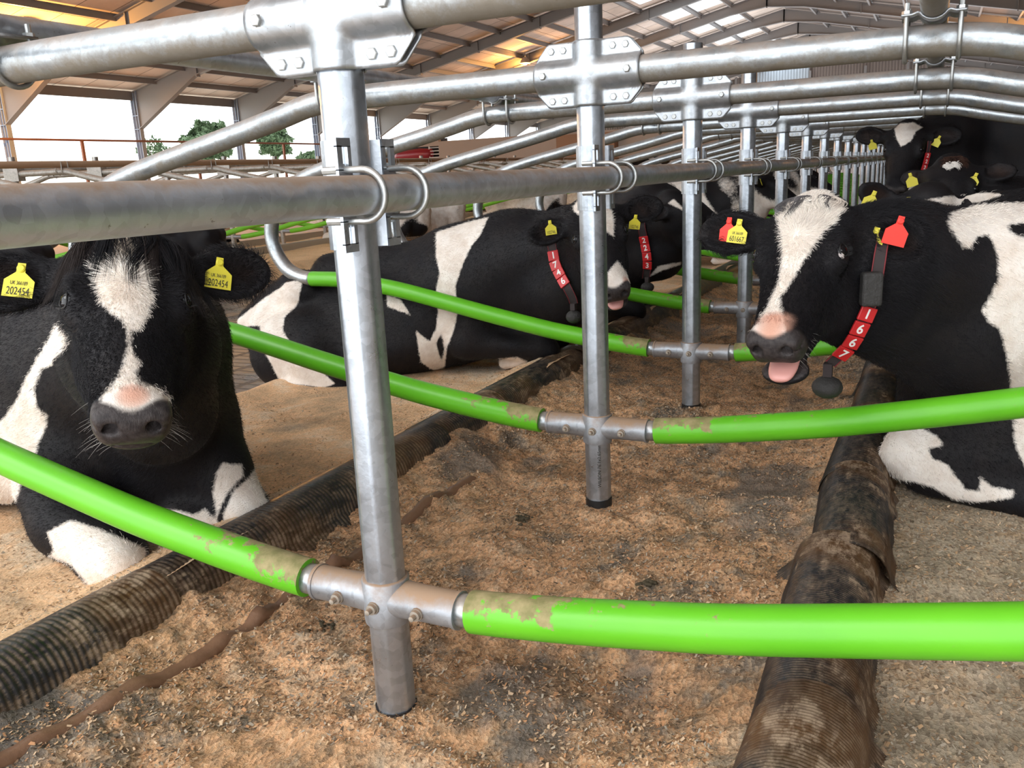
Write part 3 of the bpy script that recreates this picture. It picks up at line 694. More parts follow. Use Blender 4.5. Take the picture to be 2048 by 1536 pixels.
# second head-to-head row
fp = make_post(False); fl = make_divider(-1, True); fr = make_divider(1, True); N2 = 22
for k in range(N2):
    y = Y2 + k * S; o = fp if k == 0 else copy_tree(fp); nm = 'nearest' if k == 0 else '%s nearest' % ORD[k]
    place(o, XR2, y, '%s grey post of the second stall row across the alley' % nm, 'stall post', 'posts of the second stall row')
    o = fl if k == 0 else copy_tree(fl); place(o, XR2, y, 'green-sleeved divider, far side of %s post in second stall row' % nm, 'stall divider', 'far dividers of the second stall row')
    o = fr if k == 0 else copy_tree(fr); place(o, XR2, y, 'green-sleeved divider, alley side of %s post in second stall row' % nm, 'stall divider', 'alley-side dividers of the second stall row')
for sx, nm in ((-1, 'far'), (1, 'alley')):
    x = XR2 + sx * .85; root = empty('neck_rail', (x, 0, ZC + .078), 'rusty brown neck rail on the %s side of the second stall row' % nm, 'rail')
    mb = MB(); mb.tube([(0, Y2 - 3, 0), (0, Y2 + N2 * S, 0)], .038, 8); mb.build('rail_tube', M['farmetal'] if sx < 0 else M['farrail'], root, True)
    mb = MB(); mb.tube([(0, -.04, .03), (0, -.045, -.08), (0, 0, -.118), (0, .045, -.08), (0, .04, .03)], .006, 6)
    c0 = mb.build('clamp_hoop', M['farmetal'], root, True); c0.location = (-.05, Y2, 0)
    for k in range(N2):
        for a in (-.05, .05):
            if k or a > 0: c = c0.copy(); COL.objects.link(c); c.location = (a, Y2 + k * S, 0)
mb = MB(); mb.tube([(XR2 + .08, Y2 - 3, ZRL), (XR2 + .08, Y2 + N2 * S, ZRL)], .038, 8)
tag(mb.build('middle_rail', M['farmetal'], origin=(XR2 + .08, 10, ZRL)), 'middle rail along the posts of the second stall row', 'rail')
# ink print on the second post
def text(name, s, size, mat, parent, loc, rot, ext=.0, align='CENTER', sx=1.0):
    c = bpy.data.curves.new(name, 'FONT'); c.body = s; c.size = size; c.extrude = ext; c.offset = size * .022 if name == 'number_lettering' else 0; c.align_x = align; c.align_y = 'CENTER'; c.materials.append(mat)
    tmp = bpy.data.objects.new(name + '_tmp', c); COL.objects.link(tmp); me = bpy.data.meshes.new_from_object(tmp); bpy.data.objects.remove(tmp); me.name = name
    o = bpy.data.objects.new(name, me); COL.objects.link(o); o.parent = parent
    if isinstance(rot, Matrix): mt = rot.to_4x4(); mt.translation = Vector(loc); o.matrix_local = mt @ Matrix.Diagonal((sx, 1, 1, 1))
    else: o.location = loc; o.rotation_euler = rot; o.scale = (sx, 1, 1)
    return o
posts = [o for o in COL.objects if o.name.startswith('stall_post') and abs(o.location.x) < .1]
p1 = sorted(posts, key=lambda o: o.location.y)[1]
ca = Vector((CAM[0] - 0, CAM[1] - S, 0)).normalized(); sid = Vector((-ca.y, ca.x, 0))
# reads upwards along the tube
R3 = Matrix((Vector((0, 0, 1)), -sid, ca)).transposed()
text('printed_lettering', 'WILSON 76.1x2.65mm s110', .0145, M['ink'], p1, ca * .0392 + sid * .004 + Vector((0, 0, .165)), R3, .0004)
# ------------------------------------------------------------------ animal sculpting by smooth distance fields
def nrm(v): v = V3(v); return v / np.linalg.norm(v)
class Field:
    def __init__(s, xs, ys, zs):
        s.ax = [np.asarray(a, np.float32) for a in (xs, ys, zs)]; s.D = np.full([len(a) for a in s.ax], 1.0, np.float32)
    def _sub(s, lo, hi):
        sl = []
        for a, l, h in zip(s.ax, lo, hi):
            i = int(np.searchsorted(a, l)); j = int(np.searchsorted(a, h)); sl.append(slice(max(i - 1, 0), min(j + 1, len(a))))
        return tuple(sl)
    def _pts(s, sl): return np.meshgrid(*[a[q] for a, q in zip(s.ax, sl)], indexing='ij', sparse=True)
    def _put(s, sl, d, k, op):
        A = s.D[sl]
        if op == 'add': h = np.maximum(k - np.abs(A - d), 0) / k; s.D[sl] = np.minimum(A, d) - h * h * k * .25
        else: d = -d; h = np.maximum(k - np.abs(A - d), 0) / k; s.D[sl] = np.maximum(A, d) + h * h * k * .25
    def cone(s, a, b, r1, r2, k=.03, op='add'):
        a, b = V3(a), V3(b); m = max(r1, r2) + k + .02; sl = s._sub(np.minimum(a, b) - m, np.maximum(a, b) + m)
        if min(q.stop - q.start for q in sl) < 1: return
        X, Y, Z = s._pts(sl); d = b - a; L = float(d @ d)
        px, py, pz = X - a[0], Y - a[1], Z - a[2]; t = np.clip((px * d[0] + py * d[1] + pz * d[2]) / L, 0, 1)
        q = np.sqrt((px - t * d[0]) ** 2 + (py - t * d[1]) ** 2 + (pz - t * d[2]) ** 2) - (r1 + (r2 - r1) * t); s._put(sl, q.astype(np.float32), k, op)
    def ell(s, c, r, A=None, k=.03, op='add'):
        c, r = V3(c), V3(r); A = np.eye(3) if A is None else V3(A)   # rows: axes
        ext = np.sqrt(((A * r[:, None]) ** 2).sum(0)) + k + .02; sl = s._sub(c - ext, c + ext)
        if min(q.stop - q.start for q in sl) < 1: return
        X, Y, Z = s._pts(sl); p = [X - c[0], Y - c[1], Z - c[2]]; k0 = 0; k1 = 0
        for i in range(3):
            u = p[0] * A[i, 0] + p[1] * A[i, 1] + p[2] * A[i, 2]; k0 = k0 + (u / r[i]) ** 2; k1 = k1 + (u / r[i] ** 2) ** 2
        k0 = np.sqrt(k0); q = k0 * (k0 - 1) / (np.sqrt(k1) + 1e-9); s._put(sl, q.astype(np.float32), k, op)
    def chain(s, pts, rs, k=.05):
        for i in range(len(pts) - 1): s.cone(pts[i], pts[i + 1], rs[i], rs[i + 1], k)
    def mesh(s):
        D = s.D; nx, ny, nz = D.shape; S_ = D < 0
        c = S_[:-1, :-1, :-1].astype(np.int8)
        tot = np.zeros((nx - 1, ny - 1, nz - 1), np.int8)
        for i in (0, 1):
            for j in (0, 1):
                for k in (0, 1): tot += S_[i:nx - 1 + i, j:ny - 1 + j, k:nz - 1 + k]
        act = np.argwhere((tot > 0) & (tot < 8)); idx = -np.ones(tot.shape, np.int32); idx[tuple(act.T)] = np.arange(len(act))
        i, j, k = act.T; P = np.zeros((len(act), 3)); W = np.zeros(len(act))
        cor = [(a, b, c) for a in (0, 1) for b in (0, 1) for c in (0, 1)]
        X = [a.astype(np.float64) for a in s.ax]
        for a in cor:
            for d in range(3):
                if a[d]: continue
                b = list(a); b[d] = 1
                va = D[i + a[0], j + a[1], k + a[2]]; vb = D[i + b[0], j + b[1], k + b[2]]; m = (va < 0) != (vb < 0)
                t = np.where(m, va / np.where(m, va - vb, 1), 0)
                pa = np.stack([X[0][i + a[0]], X[1][j + a[1]], X[2][k + a[2]]], -1); pb = np.stack([X[0][i + b[0]], X[1][j + b[1]], X[2][k + b[2]]], -1)
                P += np.where(m[:, None], pa + (pb - pa) * t[:, None], 0); W += m
        P /= W[:, None]; F = []
        for d in range(3):
            u, v = [(1, 2), (2, 0), (0, 1)][d]; lo = [slice(1, -1)] * 3; lo[d] = slice(0, -1); hi = [slice(1, -1)] * 3; hi[d] = slice(1, None)
            A = S_[tuple(lo)]; B = S_[tuple(hi)]; e = np.argwhere(A != B); off = np.ones(3, int); off[d] = 0; e = e + off
            eu = np.zeros(3, int); eu[u] = 1; ev = np.zeros(3, int); ev[v] = 1
            q = np.stack([idx[tuple((e - eu - ev).T)], idx[tuple((e - ev).T)], idx[tuple(e.T)], idx[tuple((e - eu).T)]], -1)
            flip = ~S_[tuple(e.T)]; q[flip] = q[flip][:, ::-1]; F.append(q)
        F = np.concatenate(F); F = F[(F >= 0).all(1)]; return P, F.astype(np.int32)

def relax(P, F, n=2, lam=.5):
    N = len(P); E = np.concatenate([F[:, [0, 1]], F[:, [1, 2]], F[:, [2, 3]], F[:, [3, 0]]])
    for _ in range(n):
        Sx = np.zeros((N, 3)); c = np.bincount(E[:, 0], minlength=N) + np.bincount(E[:, 1], minlength=N)
        for d in range(3): Sx[:, d] = np.bincount(E[:, 0], P[E[:, 1], d], N) + np.bincount(E[:, 1], P[E[:, 0], d], N)
        P = P + lam * (Sx / np.maximum(c, 1)[:, None] - P)
    return P
def normals(P, F):
    n = np.cross(P[F[:, 2]] - P[F[:, 0]], P[F[:, 3]] - P[F[:, 1]]); N = np.zeros_like(P)
    for k in range(4):
        for d in range(3): N[:, d] += np.bincount(F[:, k], n[:, d], len(P))
    return N / (np.linalg.norm(N, axis=1)[:, None] + 1e-12)

def axis(fine, lo, hi, f, c):
    """grid spacing f inside the fine intervals, c outside"""
    out = [lo]; x = lo
    while x < hi:
        st = c
        for a, b in fine:
            if a <= x <= b: st = f
            elif x < a: st = min(st, max(f, (a - x) * .25 + f))
            elif x > b: st = min(st, max(f, (x - b) * .12 + f))
        x += st; out.append(x)
    return np.array(out)

class Head:
    """face frame: O midpoint between the eyes on the face, T towards the muzzle, S towards one side, N out of the face"""
    def __init__(s, O, T, Sd, sc=1.0):
        s.O = V3(O); s.T = nrm(T); Sd = V3(Sd); s.S = nrm(Sd - s.T * (Sd @ s.T)); s.N = np.cross(s.T, s.S)
        s.sc = sc; s.B = np.array([s.T, s.S, s.N]); s.O = s.O + .0445 * sc * s.N
    def w(s, t, x, n): return s.O + s.sc * (t * s.T + x * s.S + n * s.N)
    def loc(s, P): return (P - s.O) @ s.B.T / s.sc
    def ax(s, rt=0, rs=0, rn=0):
        """local axes rotated (degrees) about T, S, N -> world rows"""
        def R(a, d):
            c, q = math.cos(math.radians(d)), math.sin(math.radians(d)); m = np.eye(3); i, j = [(1, 2), (2, 0), (0, 1)][a]; m[i, i] = c; m[i, j] = q; m[j, i] = -q; m[j, j] = c; return m
        return (R(0, rt) @ R(1, rs) @ R(2, rn)) @ s.B
def sculpt_head(f, h, ears, mouth=0.0, fine=True):
    sc = h.sc; E = lambda c, r, k=.03, op='add', **a: f.ell(h.w(*c), V3(r) * sc, h.ax(**a), k * sc, op)
    C = lambda a, b, r1, r2, k=.03, op='add': f.cone(h.w(*a), h.w(*b), r1 * sc, r2 * sc, k * sc, op)
    E((-.085, 0, -.095), (.145, .097, .10), .03)              # cranium
    E((-.190, 0, -.078), (.058, .068, .060), .05)             # poll
    E((-.06, 0, -.055), (.15, .086, .050), .04)               # forehead
    C((-.02, 0, -.060), (.235, 0, -.056), .072, .047, .04)    # nasal bridge
    C((.02, .028, -.075), (.21, .026, -.078), .06, .040, .03); C((.02, -.028, -.075), (.21, -.026, -.078), .06, .040, .03)
    for q in (1, -1):
        E((.02, q * .058, -.155), (.115, .038, .085), .04)    # cheek
        C((.02, q * .05, -.20), (.20, q * .022, -.135), .045, .030, .05)   # jaw
        E((.002, q * .092, -.048), (.045, .026, .034), .03)   # orbit
        E((-.034, q * .080, -.030), (.035, .025, .022), .03)  # brow
        E((-.10, q * .088, -.085), (.05, .03, .05), .04)      # temple
    # muzzle
    E((.262, 0, -.062), (.058, .058, .050), .03)
    E((.290, 0, -.058), (.034, .051, .042), .025)
    for q in (1, -1): E((.285, q * .036, -.050), (.036, .027, .034), .02); E((.262, q * .039, -.088), (.05, .024, .030), .025)
    # lower jaw, dropped when the mouth is open
    dz = mouth
    C((.12, 0, -.145 - dz * .35), (.250, 0, -.118 - dz), .042, .034, .04); E((.265 + dz * .35, 0, -.114 - dz), (.040, .052 + dz * .15, .022), .02)
    if mouth > 0:
        E((.290, 0, -.112 - dz * .42), (.095, .042 + dz * .15, .006 + dz * .42), .010, 'sub', rs=-4)
    else:
        for q in (1, -1): C((.18, q * .050, -.108), (.30, q * .030, -.108), .004, .004, .008, 'sub')
        C((.31, .03, -.106), (.31, -.03, -.106), .004, .004, .008, 'sub')
    # nostrils
    for q in (1, -1):
        E((.314, q * .033, -.047), (.019, .012, .011), .010, 'sub', rt=q * 30)
        E((.300, q * .049, -.056), (.020, .0075, .006), .008, 'sub', rn=q * -34)
        E((.296, q * .053, -.036), (.018, .010, .012), .012)
    for q in (1, -1):                                         # eye opening
        E((.003, q * .113, -.028), (.0215, .018, .0165), .006, 'sub', rn=q * 14)
        C((-.024, q * .096, -.018), (.000, q * .098, -.012), .008, .007, .008)
    for q, (d, up, L, wd) in ears.items():                    # d: outward direction, up: face of the ear (towards the opening)
        base = h.w(-.130, q * .082, -.085); d = nrm(d); up = V3(up); up = nrm(up - d * (up @ d)); w = np.cross(d, up)
        f.cone(base, base + d * .07 * sc, .040 * sc, .030 * sc, .04 * sc)
        c = base + d * (.055 + L * .5) * sc; A = np.array([d, w, up])
        f.ell(c, V3((L * .56, wd * .5, .024)) * sc, A, .03 * sc)
        f.ell(c + d * L * .03 * sc + up * .020 * sc, V3((L * .47, wd * .40, .021)) * sc, A, .010 * sc, 'sub')

# coat patches: (direction of view onto the patch, outline points, white?)
def poly_sd(P2, poly):
    n = len(poly); d = np.full(len(P2), 1e9); ins = np.zeros(len(P2), bool)
    for i in range(n):
        a, b = poly[i], poly[(i + 1) % n]; e = b - a; w = P2 - a; t = np.clip((w @ e) / (e @ e + 1e-12), 0, 1); q = w - t[:, None] * e; d = np.minimum(d, (q ** 2).sum(1))
        c1 = P2[:, 1] >= a[1]; c2 = P2[:, 1] < b[1]; c3 = e[0] * w[:, 1] > e[1] * w[:, 0]
        ins ^= ((c1 & c2 & c3) | (~c1 & ~c2 & ~c3))
    return np.where(ins, 1, -1) * np.sqrt(d)
def coat(P, Nn, patches, base=-.05, head=None):
    v = np.full(len(P), base)
    for pi_, (dr, pts, white) in enumerate(patches):
        dr = nrm(dr); a = np.array([0, 0, 1.]) if abs(dr[2]) < .9 else np.array([1., 0, 0]); u = nrm(np.cross(dr, a)); w = np.cross(u, dr)
        q = V3(pts); c = q.mean(0); sd = poly_sd(np.stack([(P - c) @ u, (P - c) @ w], -1), np.stack([(q - c) @ u, (q - c) @ w], -1))
        dep = (P - c) @ dr; rr = (q - c) @ dr
        lim = np.minimum(np.minimum(dep - (rr.min() - .14), (rr.max() + .14) - dep), .1); fac = np.clip((-(Nn @ dr) + .30) / .25, -1, 1) * .1
        sd = np.clip(np.minimum(np.minimum(sd, lim), fac), -.08, .08)
        if head is not None and np.linalg.norm(V3(pts).mean(0) - head.O) > .26:
            q_ = head.loc(P); sd = np.where((np.abs(q_[:, 1]) < .14) & (q_[:, 0] > -.2) & (q_[:, 2] > -.23), -.08, sd)
        v = np.maximum(v, sd) if white else np.minimum(v, -sd)
    return v
def noise3(P, s, seed=0):
    return (fbm(P[:, 0] * s + P[:, 2] * s * .7 + seed, P[:, 1] * s - P[:, 2] * s * .6, seed, 3) - .5) * 2

def coat_mat():
    t = NT('cow_coat')
    n = t.noise(160, 3, .7, vec=t.coord((1, 1, .35))); n2 = t.noise(35, 4, .6)
    k = t.math('ADD', t.attr('white'), t.math('MULTIPLY_ADD', n, .012, t.math('MULTIPLY_ADD', n2, .012, -.012)))
    wm = t.ramp(t.math('MULTIPLY_ADD', k, 100.0, .5), [(.1, 0.0), (.9, 1.0)])
    wc = t.ramp(t.noise(14, 5, .6), [(.3, (.70, .59, .50)), (.6, (.88, .81, .74))])
    bc = t.ramp(t.noise(9, 4, .6), [(.35, (.0075, .007, .009)), (.7, (.014, .011, .011))])
    c = t.mix(wm, bc, wc)
    c = t.mix(t.attr('brown'), c, (.085, .04, .022)); c = t.mix(t.attr('pink'), c, (.66, .36, .26)); c = t.mix(t.attr('nose'), c, t.ramp(t.noise(90, 3), [(.35, (.026, .021, .021)), (.7, (.06, .05, .048))]))
    r = t.math('MULTIPLY_ADD', t.attr('nose'), -.12, .52)
    t.set_(color=c, rough=t.math('ADD', r, .05), spec=.22, sheen=.0)
    hb = t.noise(300, 3, .7, vec=t.coord((1, 1, .3))); t.bump(t.math('ADD', hb, t.math('MULTIPLY', t.noise(18, 4), 1.2)), .30, .006)
    return t.m
M['coat'] = coat_mat()
def fur_mat():
    t = NT('cow_fur'); c = t.attr('fcol', 'Color'); t.set_(color=c, rough=.55, spec=.25); return t.m
M['fur'] = fur_mat()
def eye_mat():
    t = NT('dark_wet_eye'); t.set_(color=(.006, .005, .006), rough=.03, spec=.5); return t.m
M['eye'] = eye_mat()
M['eyewhite'] = simple('eye_white', (.55, .48, .46), .2)
M['tongue'] = simple('pink_tongue_and_gum', (.68, .32, .28), .35)
M['teat'] = simple('pink_skin', (.60, .36, .31), .6)

def tri_sample(P, F, n, w, r):
    T = np.concatenate([F[:, [0, 1, 2]], F[:, [0, 2, 3]]]); a = np.linalg.norm(np.cross(P[T[:, 1]] - P[T[:, 0]], P[T[:, 2]] - P[T[:, 0]]), axis=1)
    a = a * w[T].mean(1); c = np.cumsum(a); k = np.searchsorted(c, r.random(n) * c[-1]); k = np.minimum(k, len(T) - 1)
    u = r.random(n); v = r.random(n); f = u + v > 1; u[f] = 1 - u[f]; v[f] = 1 - v[f]; B = np.stack([1 - u - v, u, v], -1); return T[k], B
def strands(name, pts, col, rad, mat, parent):
    """pts (n, m, 3) world points; one hair curve each"""
    n, m_, _ = pts.shape; hc = bpy.data.hair_curves.new(name); hc.add_curves([m_] * n)
    hc.attributes['position'].data.foreach_set('vector', pts.astype(np.float32).ravel()) if 'position' in hc.attributes else hc.points.foreach_set('position', pts.astype(np.float32).ravel())
    ra = hc.attributes.get('radius') or hc.attributes.new('radius', 'FLOAT', 'POINT'); ra.data.foreach_set('value', (np.ones((n, 1)) * rad * np.linspace(1, .25, m_)[None]).astype(np.float32).ravel())
    at = hc.attributes.new('fcol', 'FLOAT_COLOR', 'CURVE'); at.data.foreach_set('color', np.concatenate([col, np.ones((n, 1))], 1).astype(np.float32).ravel())
    hc.materials.append(mat); o = bpy.data.objects.new(name, hc); COL.objects.link(o); o.parent = parent
    return o
def make_fur(root, loc, P, F, Nn, at, flow, n, length, seed, wfun):
    r = np.random.default_rng(seed); w = wfun(P, Nn); T, B = tri_sample(P, F, n, w, r)
    p = (P[T] * B[..., None]).sum(1); nn = (Nn[T] * B[..., None]).sum(1); nn /= np.linalg.norm(nn, axis=1)[:, None] + 1e-9
    wh = (at['white'][T] * B).sum(1) + r.normal(size=n) * .0028 + noise3(p, 60, seed) * .006; pk = (at['pink'][T] * B).sum(1); br = (at['brown'][T] * B).sum(1); ns = (at['nose'][T] * B).sum(1)
    keep = (ns < .3); fl = flow(p, nn); fl = fl - nn * (fl * nn).sum(1)[:, None]; fl /= np.linalg.norm(fl, axis=1)[:, None] + 1e-9
    j = r.normal(size=(n, 3)) * .22; L = length(p, wh) * (.6 + .7 * r.random(n)); L = L[:, None]
    d0 = nrm_rows(fl * .75 + nn * .55 + j); d1 = nrm_rows(fl + nn * .12 + j * .8)
    pts = np.stack([p - nn * .001, p + d0 * L * .45, p + d0 * L * .45 + d1 * L * .6], 1)
    v = (.75 + .45 * r.random(n))[:, None]; W_ = np.array([.90, .82, .74]) * v; Bk = np.array([.010, .009, .011]) * (v ** 2)
    col = np.where((wh > 0)[:, None], W_, Bk); col = col * (1 - br[:, None]) + np.array([.07, .035, .02]) * v * br[:, None]; col = col * (1 - pk[:, None]) + np.array([.70, .42, .32]) * v * pk[:, None]
    sel = keep; return strands('fur', pts[sel] - V3(loc), np.clip(col[sel], 0, 1), .00042, M['fur'], root)
def nrm_rows(v): return v / (np.linalg.norm(v, axis=1)[:, None] + 1e-9)

def tag_shape(wd=.058, ht=.062):
    h, w = ht, wd / 2
    return [(-w, -h), (w, -h), (w, -h * .42), (w * .30, -.008), (w * .26, .012), (-w * .26, .012), (-w * .30, -.008), (-w, -h * .42)]
def ear_tag(root, pos, nrmv, upv, big, small='', mat=None, sc=1.0, name='ear_tag', label=None):
    n = nrm(nrmv); up = V3(upv); up = nrm(up - n * (up @ n)); x = np.cross(up, n)
    sh = tag_shape(); mb = MB(); th = .0012
    pts = [V3(pos) + x * a * sc + up * b * sc for a, b in sh]; k = len(pts)
    mb.add([q + n * th for q in pts] + [q - n * th for q in pts], [tuple(range(k)), tuple(range(2 * k - 1, k - 1, -1))] + [(i, i + k, (i + 1) % k + k, (i + 1) % k) for i in range(k)])
    mb.tube([V3(pos) + n * .001, V3(pos) + n * .004 * sc, V3(pos) + n * .006 * sc], [.0085 * sc, .0085 * sc, .006 * sc], 14)
    loc = V3(root.location); o = mb.build(name, mat or M['yellow'], root); o.location = -loc
    if label: o['label'] = label
    Rm = Matrix((Vector(x), Vector(up), Vector(n))).transposed()
    for s_, sz, dy in ((big, .0235, -.050), (small, .0115, -.032)):
        if s_: text('tag_lettering', s_, sz * sc, M['ink'], o, Vector(V3(pos) + n * (th + .0004) + up * dy * sc), Rm, .0002, sx=.62 if len(s_) > 5 else .8)
    return o

def collar(root, pts, nrms, digits, start, wd=.038, sc=1.0, strap_len=None):
    """webbing strap along pts with red number blocks beginning at arc length start"""
    P = V3(pts); Nn = nrm_rows(V3(nrms)); loc = V3(root.location)
    T = np.gradient(P, axis=0); T = nrm_rows(T); Bn = nrm_rows(np.cross(T, Nn)); Nn = np.cross(Bn, T)
    V = []; F = []
    for i in range(len(P)):
        for a, b in ((-.5, .001), (.5, .001), (.5, .004), (-.5, .004)): V.append(P[i] + Bn[i] * a * wd * sc + Nn[i] * b)
    for i in range(len(P) - 1):
        for k in range(4): F.append((i * 4 + k, (i + 1) * 4 + k, (i + 1) * 4 + (k + 1) % 4, i * 4 + (k + 1) % 4))
    o = mesh_obj('collar_strap', V, F, M['strap'], root, False); o.location = -loc
    mb = MB()
    for e in (-.47, .47): mb.tube([P[i] + Bn[i] * e * wd * sc + Nn[i] * .0045 for i in range(len(P))], .0016, 6)
    q = mb.build('strap_edging', M['strapred'], o)
    s = np.r_[0, np.cumsum(np.linalg.norm(np.diff(P, axis=0), axis=1))]
    for i, dg in enumerate(digits):
        a = start + i * .0475 * sc
        c = np.array([np.interp(a, s, P[:, d]) for d in range(3)]); t = nrm([np.interp(a + .01, s, P[:, d]) - np.interp(a - .01, s, P[:, d]) for d in range(3)])
        n = nrm([np.interp(a, s, Nn[:, d]) for d in range(3)]); b = nrm(np.cross(t, n)); n = np.cross(b, t); R = np.array([b, t, n]).T
        mb = MB(); mb.box(c + n * .0075, (.050 * sc, .0455 * sc, .008), R); blk = mb.build('number_block', M['red'], root); blk.location = -loc
        bv = blk.modifiers.new('soft', 'BEVEL'); bv.width = .0025; bv.segments = 2
        Rm = Matrix((Vector(-b), Vector(-t), Vector(n))).transposed()
        text('number_lettering', dg, .042 * sc, M['white'], blk, Vector(c + n * .0118), Rm, .0004, sx=.95)
    return o
def neck_weight(root, pos, sc=1.0, hang=.05):
    loc = V3(root.location); p = V3(pos); mb = MB(); mb.box(p + (0, 0, -hang * .5), (.022, .03, hang)); o = mb.build('weight_clip', M['strap'], root); o.location = -loc
    mb = MB(); th = np.linspace(0, math.pi, 9)
    mb.tube([p + V3((0, 0, -hang - .030 + .030 * math.cos(t))) for t in th], [max(.002, .040 * sc * math.sin(t)) for t in th], 16); o = mb.build('collar_weight', M['weight'], root, True); o.location = -loc

def lying_body(f, L, side=1, sc=1.0, hind=True, front=True, zt=.88, kn=.30):
    """L: local (x forward, y left, z up) -> world"""
    E = lambda c, r, k=.08: f.ell(L.p(c), V3(r) * L.sc, L.ax, k)
    C = lambda a, b, r1, r2, k=.06: f.cone(L.p(a), L.p(b), r1 * L.sc, r2 * L.sc, k)
    k = zt / .88
    E((-.70, 0, .38 * k), (.66, .35, .36 * k)); E((-.22, 0, .42 * k), (.40, .29, .37 * k)); E((-.75, 0, .22), (.6, .40, .20))
    C((-.02, 0, .77 * k), (-.95, 0, .745 * k), .09, .12, .12); E((-1.25, 0, .38 * k), (.33, .28, .33 * k)); C((-1.2, 0, .70 * k), (-1.52, 0, .52 * k), .10, .07, .1)
    for s in (1, -1): f.ell(L.p((-1.08, s * .22, .68 * k)), V3((.09, .06, .07)) * sc, L.ax, .09); f.ell(L.p((-1.50, s * .11, .52 * k)), V3((.06, .05, .06)) * sc, L.ax, .07)
    E((.17, 0, .27), (.17, .17, .20)); E((.12, 0, .45), (.20, .20, .26))
    for s in (1, -1):
        E((-.04, s * .20, .43 * k), (.17, .10, .27)); C((-.06, s * .21, .27), (-.12, s * .22, .20), .10, .085)
        if front:
            C((-.10, s * .23, .20), (kn, s * .21, .115), .085, .066, .04); C((kn, s * .21, .115), (kn + .035, s * .21, .10), .066, .064, .03)
            C((kn + .01, s * .19, .075), (kn - .24, s * .15, .05), .045, .040, .03)
    if hind:
        s = side
        E((-1.12, s * .30, .27), (.30, .15, .24)); C((-.98, s * .38, .22), (-.82, s * .42, .14), .13, .08); C((-.82, s * .42, .13), (-1.15, s * .44, .09), .075, .055, .04); C((-1.15, s * .44, .075), (-.80, s * .47, .05), .05, .042, .03)
        E((-1.15, -s * .28, .22), (.30, .14, .20))
class Loc:
    def __init__(s, o, deg, sc=1.0, pitch=0.0):
        s.o = V3(o); a = math.radians(deg); s.f = np.array([math.cos(a), math.sin(a), 0]); s.l = np.array([-math.sin(a), math.cos(a), 0]); s.z = np.array([0, 0, 1.]); s.sc = sc; q = math.radians(pitch); s.f, s.z = s.f * math.cos(q) + s.z * math.sin(q), s.z * math.cos(q) - s.f * math.sin(q); s.ax = np.array([s.f, s.l, s.z])
    def p(s, c): return s.o + s.sc * (c[0] * s.f + c[1] * s.l + c[2] * s.z)
    def loc(s, P): return (P - s.o) @ s.ax.T / s.sc

def finish(name, f, loc, label, head=None, patches=(), base=-.05, smooth=2, ears=None, nose=True, group='cows lying in the stalls', pinkfun=None, whitefn=None, zmin=None):
    P, F = f.mesh(); P = relax(P, F, smooth); Nn = normals(P, F)
    root = empty('cow', loc, label, 'cow', group); at = {k: np.zeros(len(P)) for k in ('white', 'pink', 'brown', 'nose')}
    at['white'] = coat(P, Nn, patches, base, head)
    if whitefn is not None: at['white'] = whitefn(P, Nn, at['white'])
    if head is not None:
        q = head.loc(P); t, x, n = q.T
        in_h = (np.abs(x) < .09) & (t > .15) & (t < .36) & (n > -.20)
        lead = t - .281 - .018 * np.cos(x * 40) + np.clip(-n - .085, 0, .1) * .25
        nz = np.clip(lead / .010, 0, 1) * in_h * (n > -.150); nz = np.maximum(nz, np.clip((t - .235) / .01, 0, 1) * in_h * (n < -.095) * (n > -.16))
        at['nose'] = nz
        if pinkfun: at['pink'] = pinkfun(t, x, n) * in_h
        if ears:
            for qd, (d, up, L, wd) in ears.items():
                b = head.w(-.130, qd * .082, -.085); d = nrm(d); up = V3(up); up = nrm(up - d * (up @ d)); w = np.cross(d, up); c = b + d * (.055 + L * .5) * head.sc
                r_ = P - c; e = ((r_ @ d) / (L * .42)) ** 2 + ((r_ @ w) / (wd * .36)) ** 2; m = (e < 1) & ((r_ @ up) > -.02) & (Nn @ up > .2)
                at['brown'] = np.maximum(at['brown'], np.where(m, .45 * (1 - e) * (.5 + .5 * noise3(P, 25)), 0))
    o = mesh_obj('cow_body', P - V3(loc), F, M['coat'], root)
    for k, v in at.items(): a = o.data.attributes.new(k, 'FLOAT', 'POINT'); a.data.foreach_set('value', v.astype(np.float32))
    if head is not None:
        for q in (1, -1):
            c = head.w(.003, q * .0955, -.0355); mb = MB(); th = np.linspace(0, math.pi, 13); r = .0225 * head.sc; ax = nrm(head.S * q)
            mb.tube([c + ax * r * math.cos(t_) for t_ in th], [max(1e-4, r * math.sin(t_)) for t_ in th], 20); e = mb.build('eye', M['eye'], root, True); e.location = -V3(loc)
    return root, P, F, Nn, at
# ------------------------------------------------------------------ the cows
cows = {}
# cow 1: facing the camera in the left bed
h1 = Head((-.495, -.065, .814), (.582, -.575, -.575), (.644, .76, -.088), .97)
L1 = Loc((-1.22, .50, .035), -8, pitch=2)
ax1 = (axis([(-.85, -.05)], -3.1, -.05, .0055, .016), axis([(-.5, .45)], -.55, 1.25, .0055, .016), axis([(.5, 1.08)], -.06, 1.10, .0055, .014))
f = Field(*ax1); lying_body(f, L1, -1, zt=.67, front=False)
f.chain([(-1.24, .24, .25), (-1.16, .20, .17), (-.97, .155, .115), (-.925, .14, .105)], [.12, .10, .076, .070], .05); f.chain([(-.98, .17, .06), (-1.25, .26, .05)], [.05, .04], .03)
f.chain([(-1.05, .56, .34), (-.92, .50, .24), (-.83, .49, .13), (-.83, .49, .08)], [.12, .085, .062, .055], .05)
f.ell((-.97, .41, .10), (.11, .10, .085), None, .05)
f.chain([L1.p((-.10, 0, .56)), L1.p((.14, -.04, .58)), (-.80, .20, .66), h1.w(-.11, 0, -.17)], [.26, .22, .16, .115], .10)
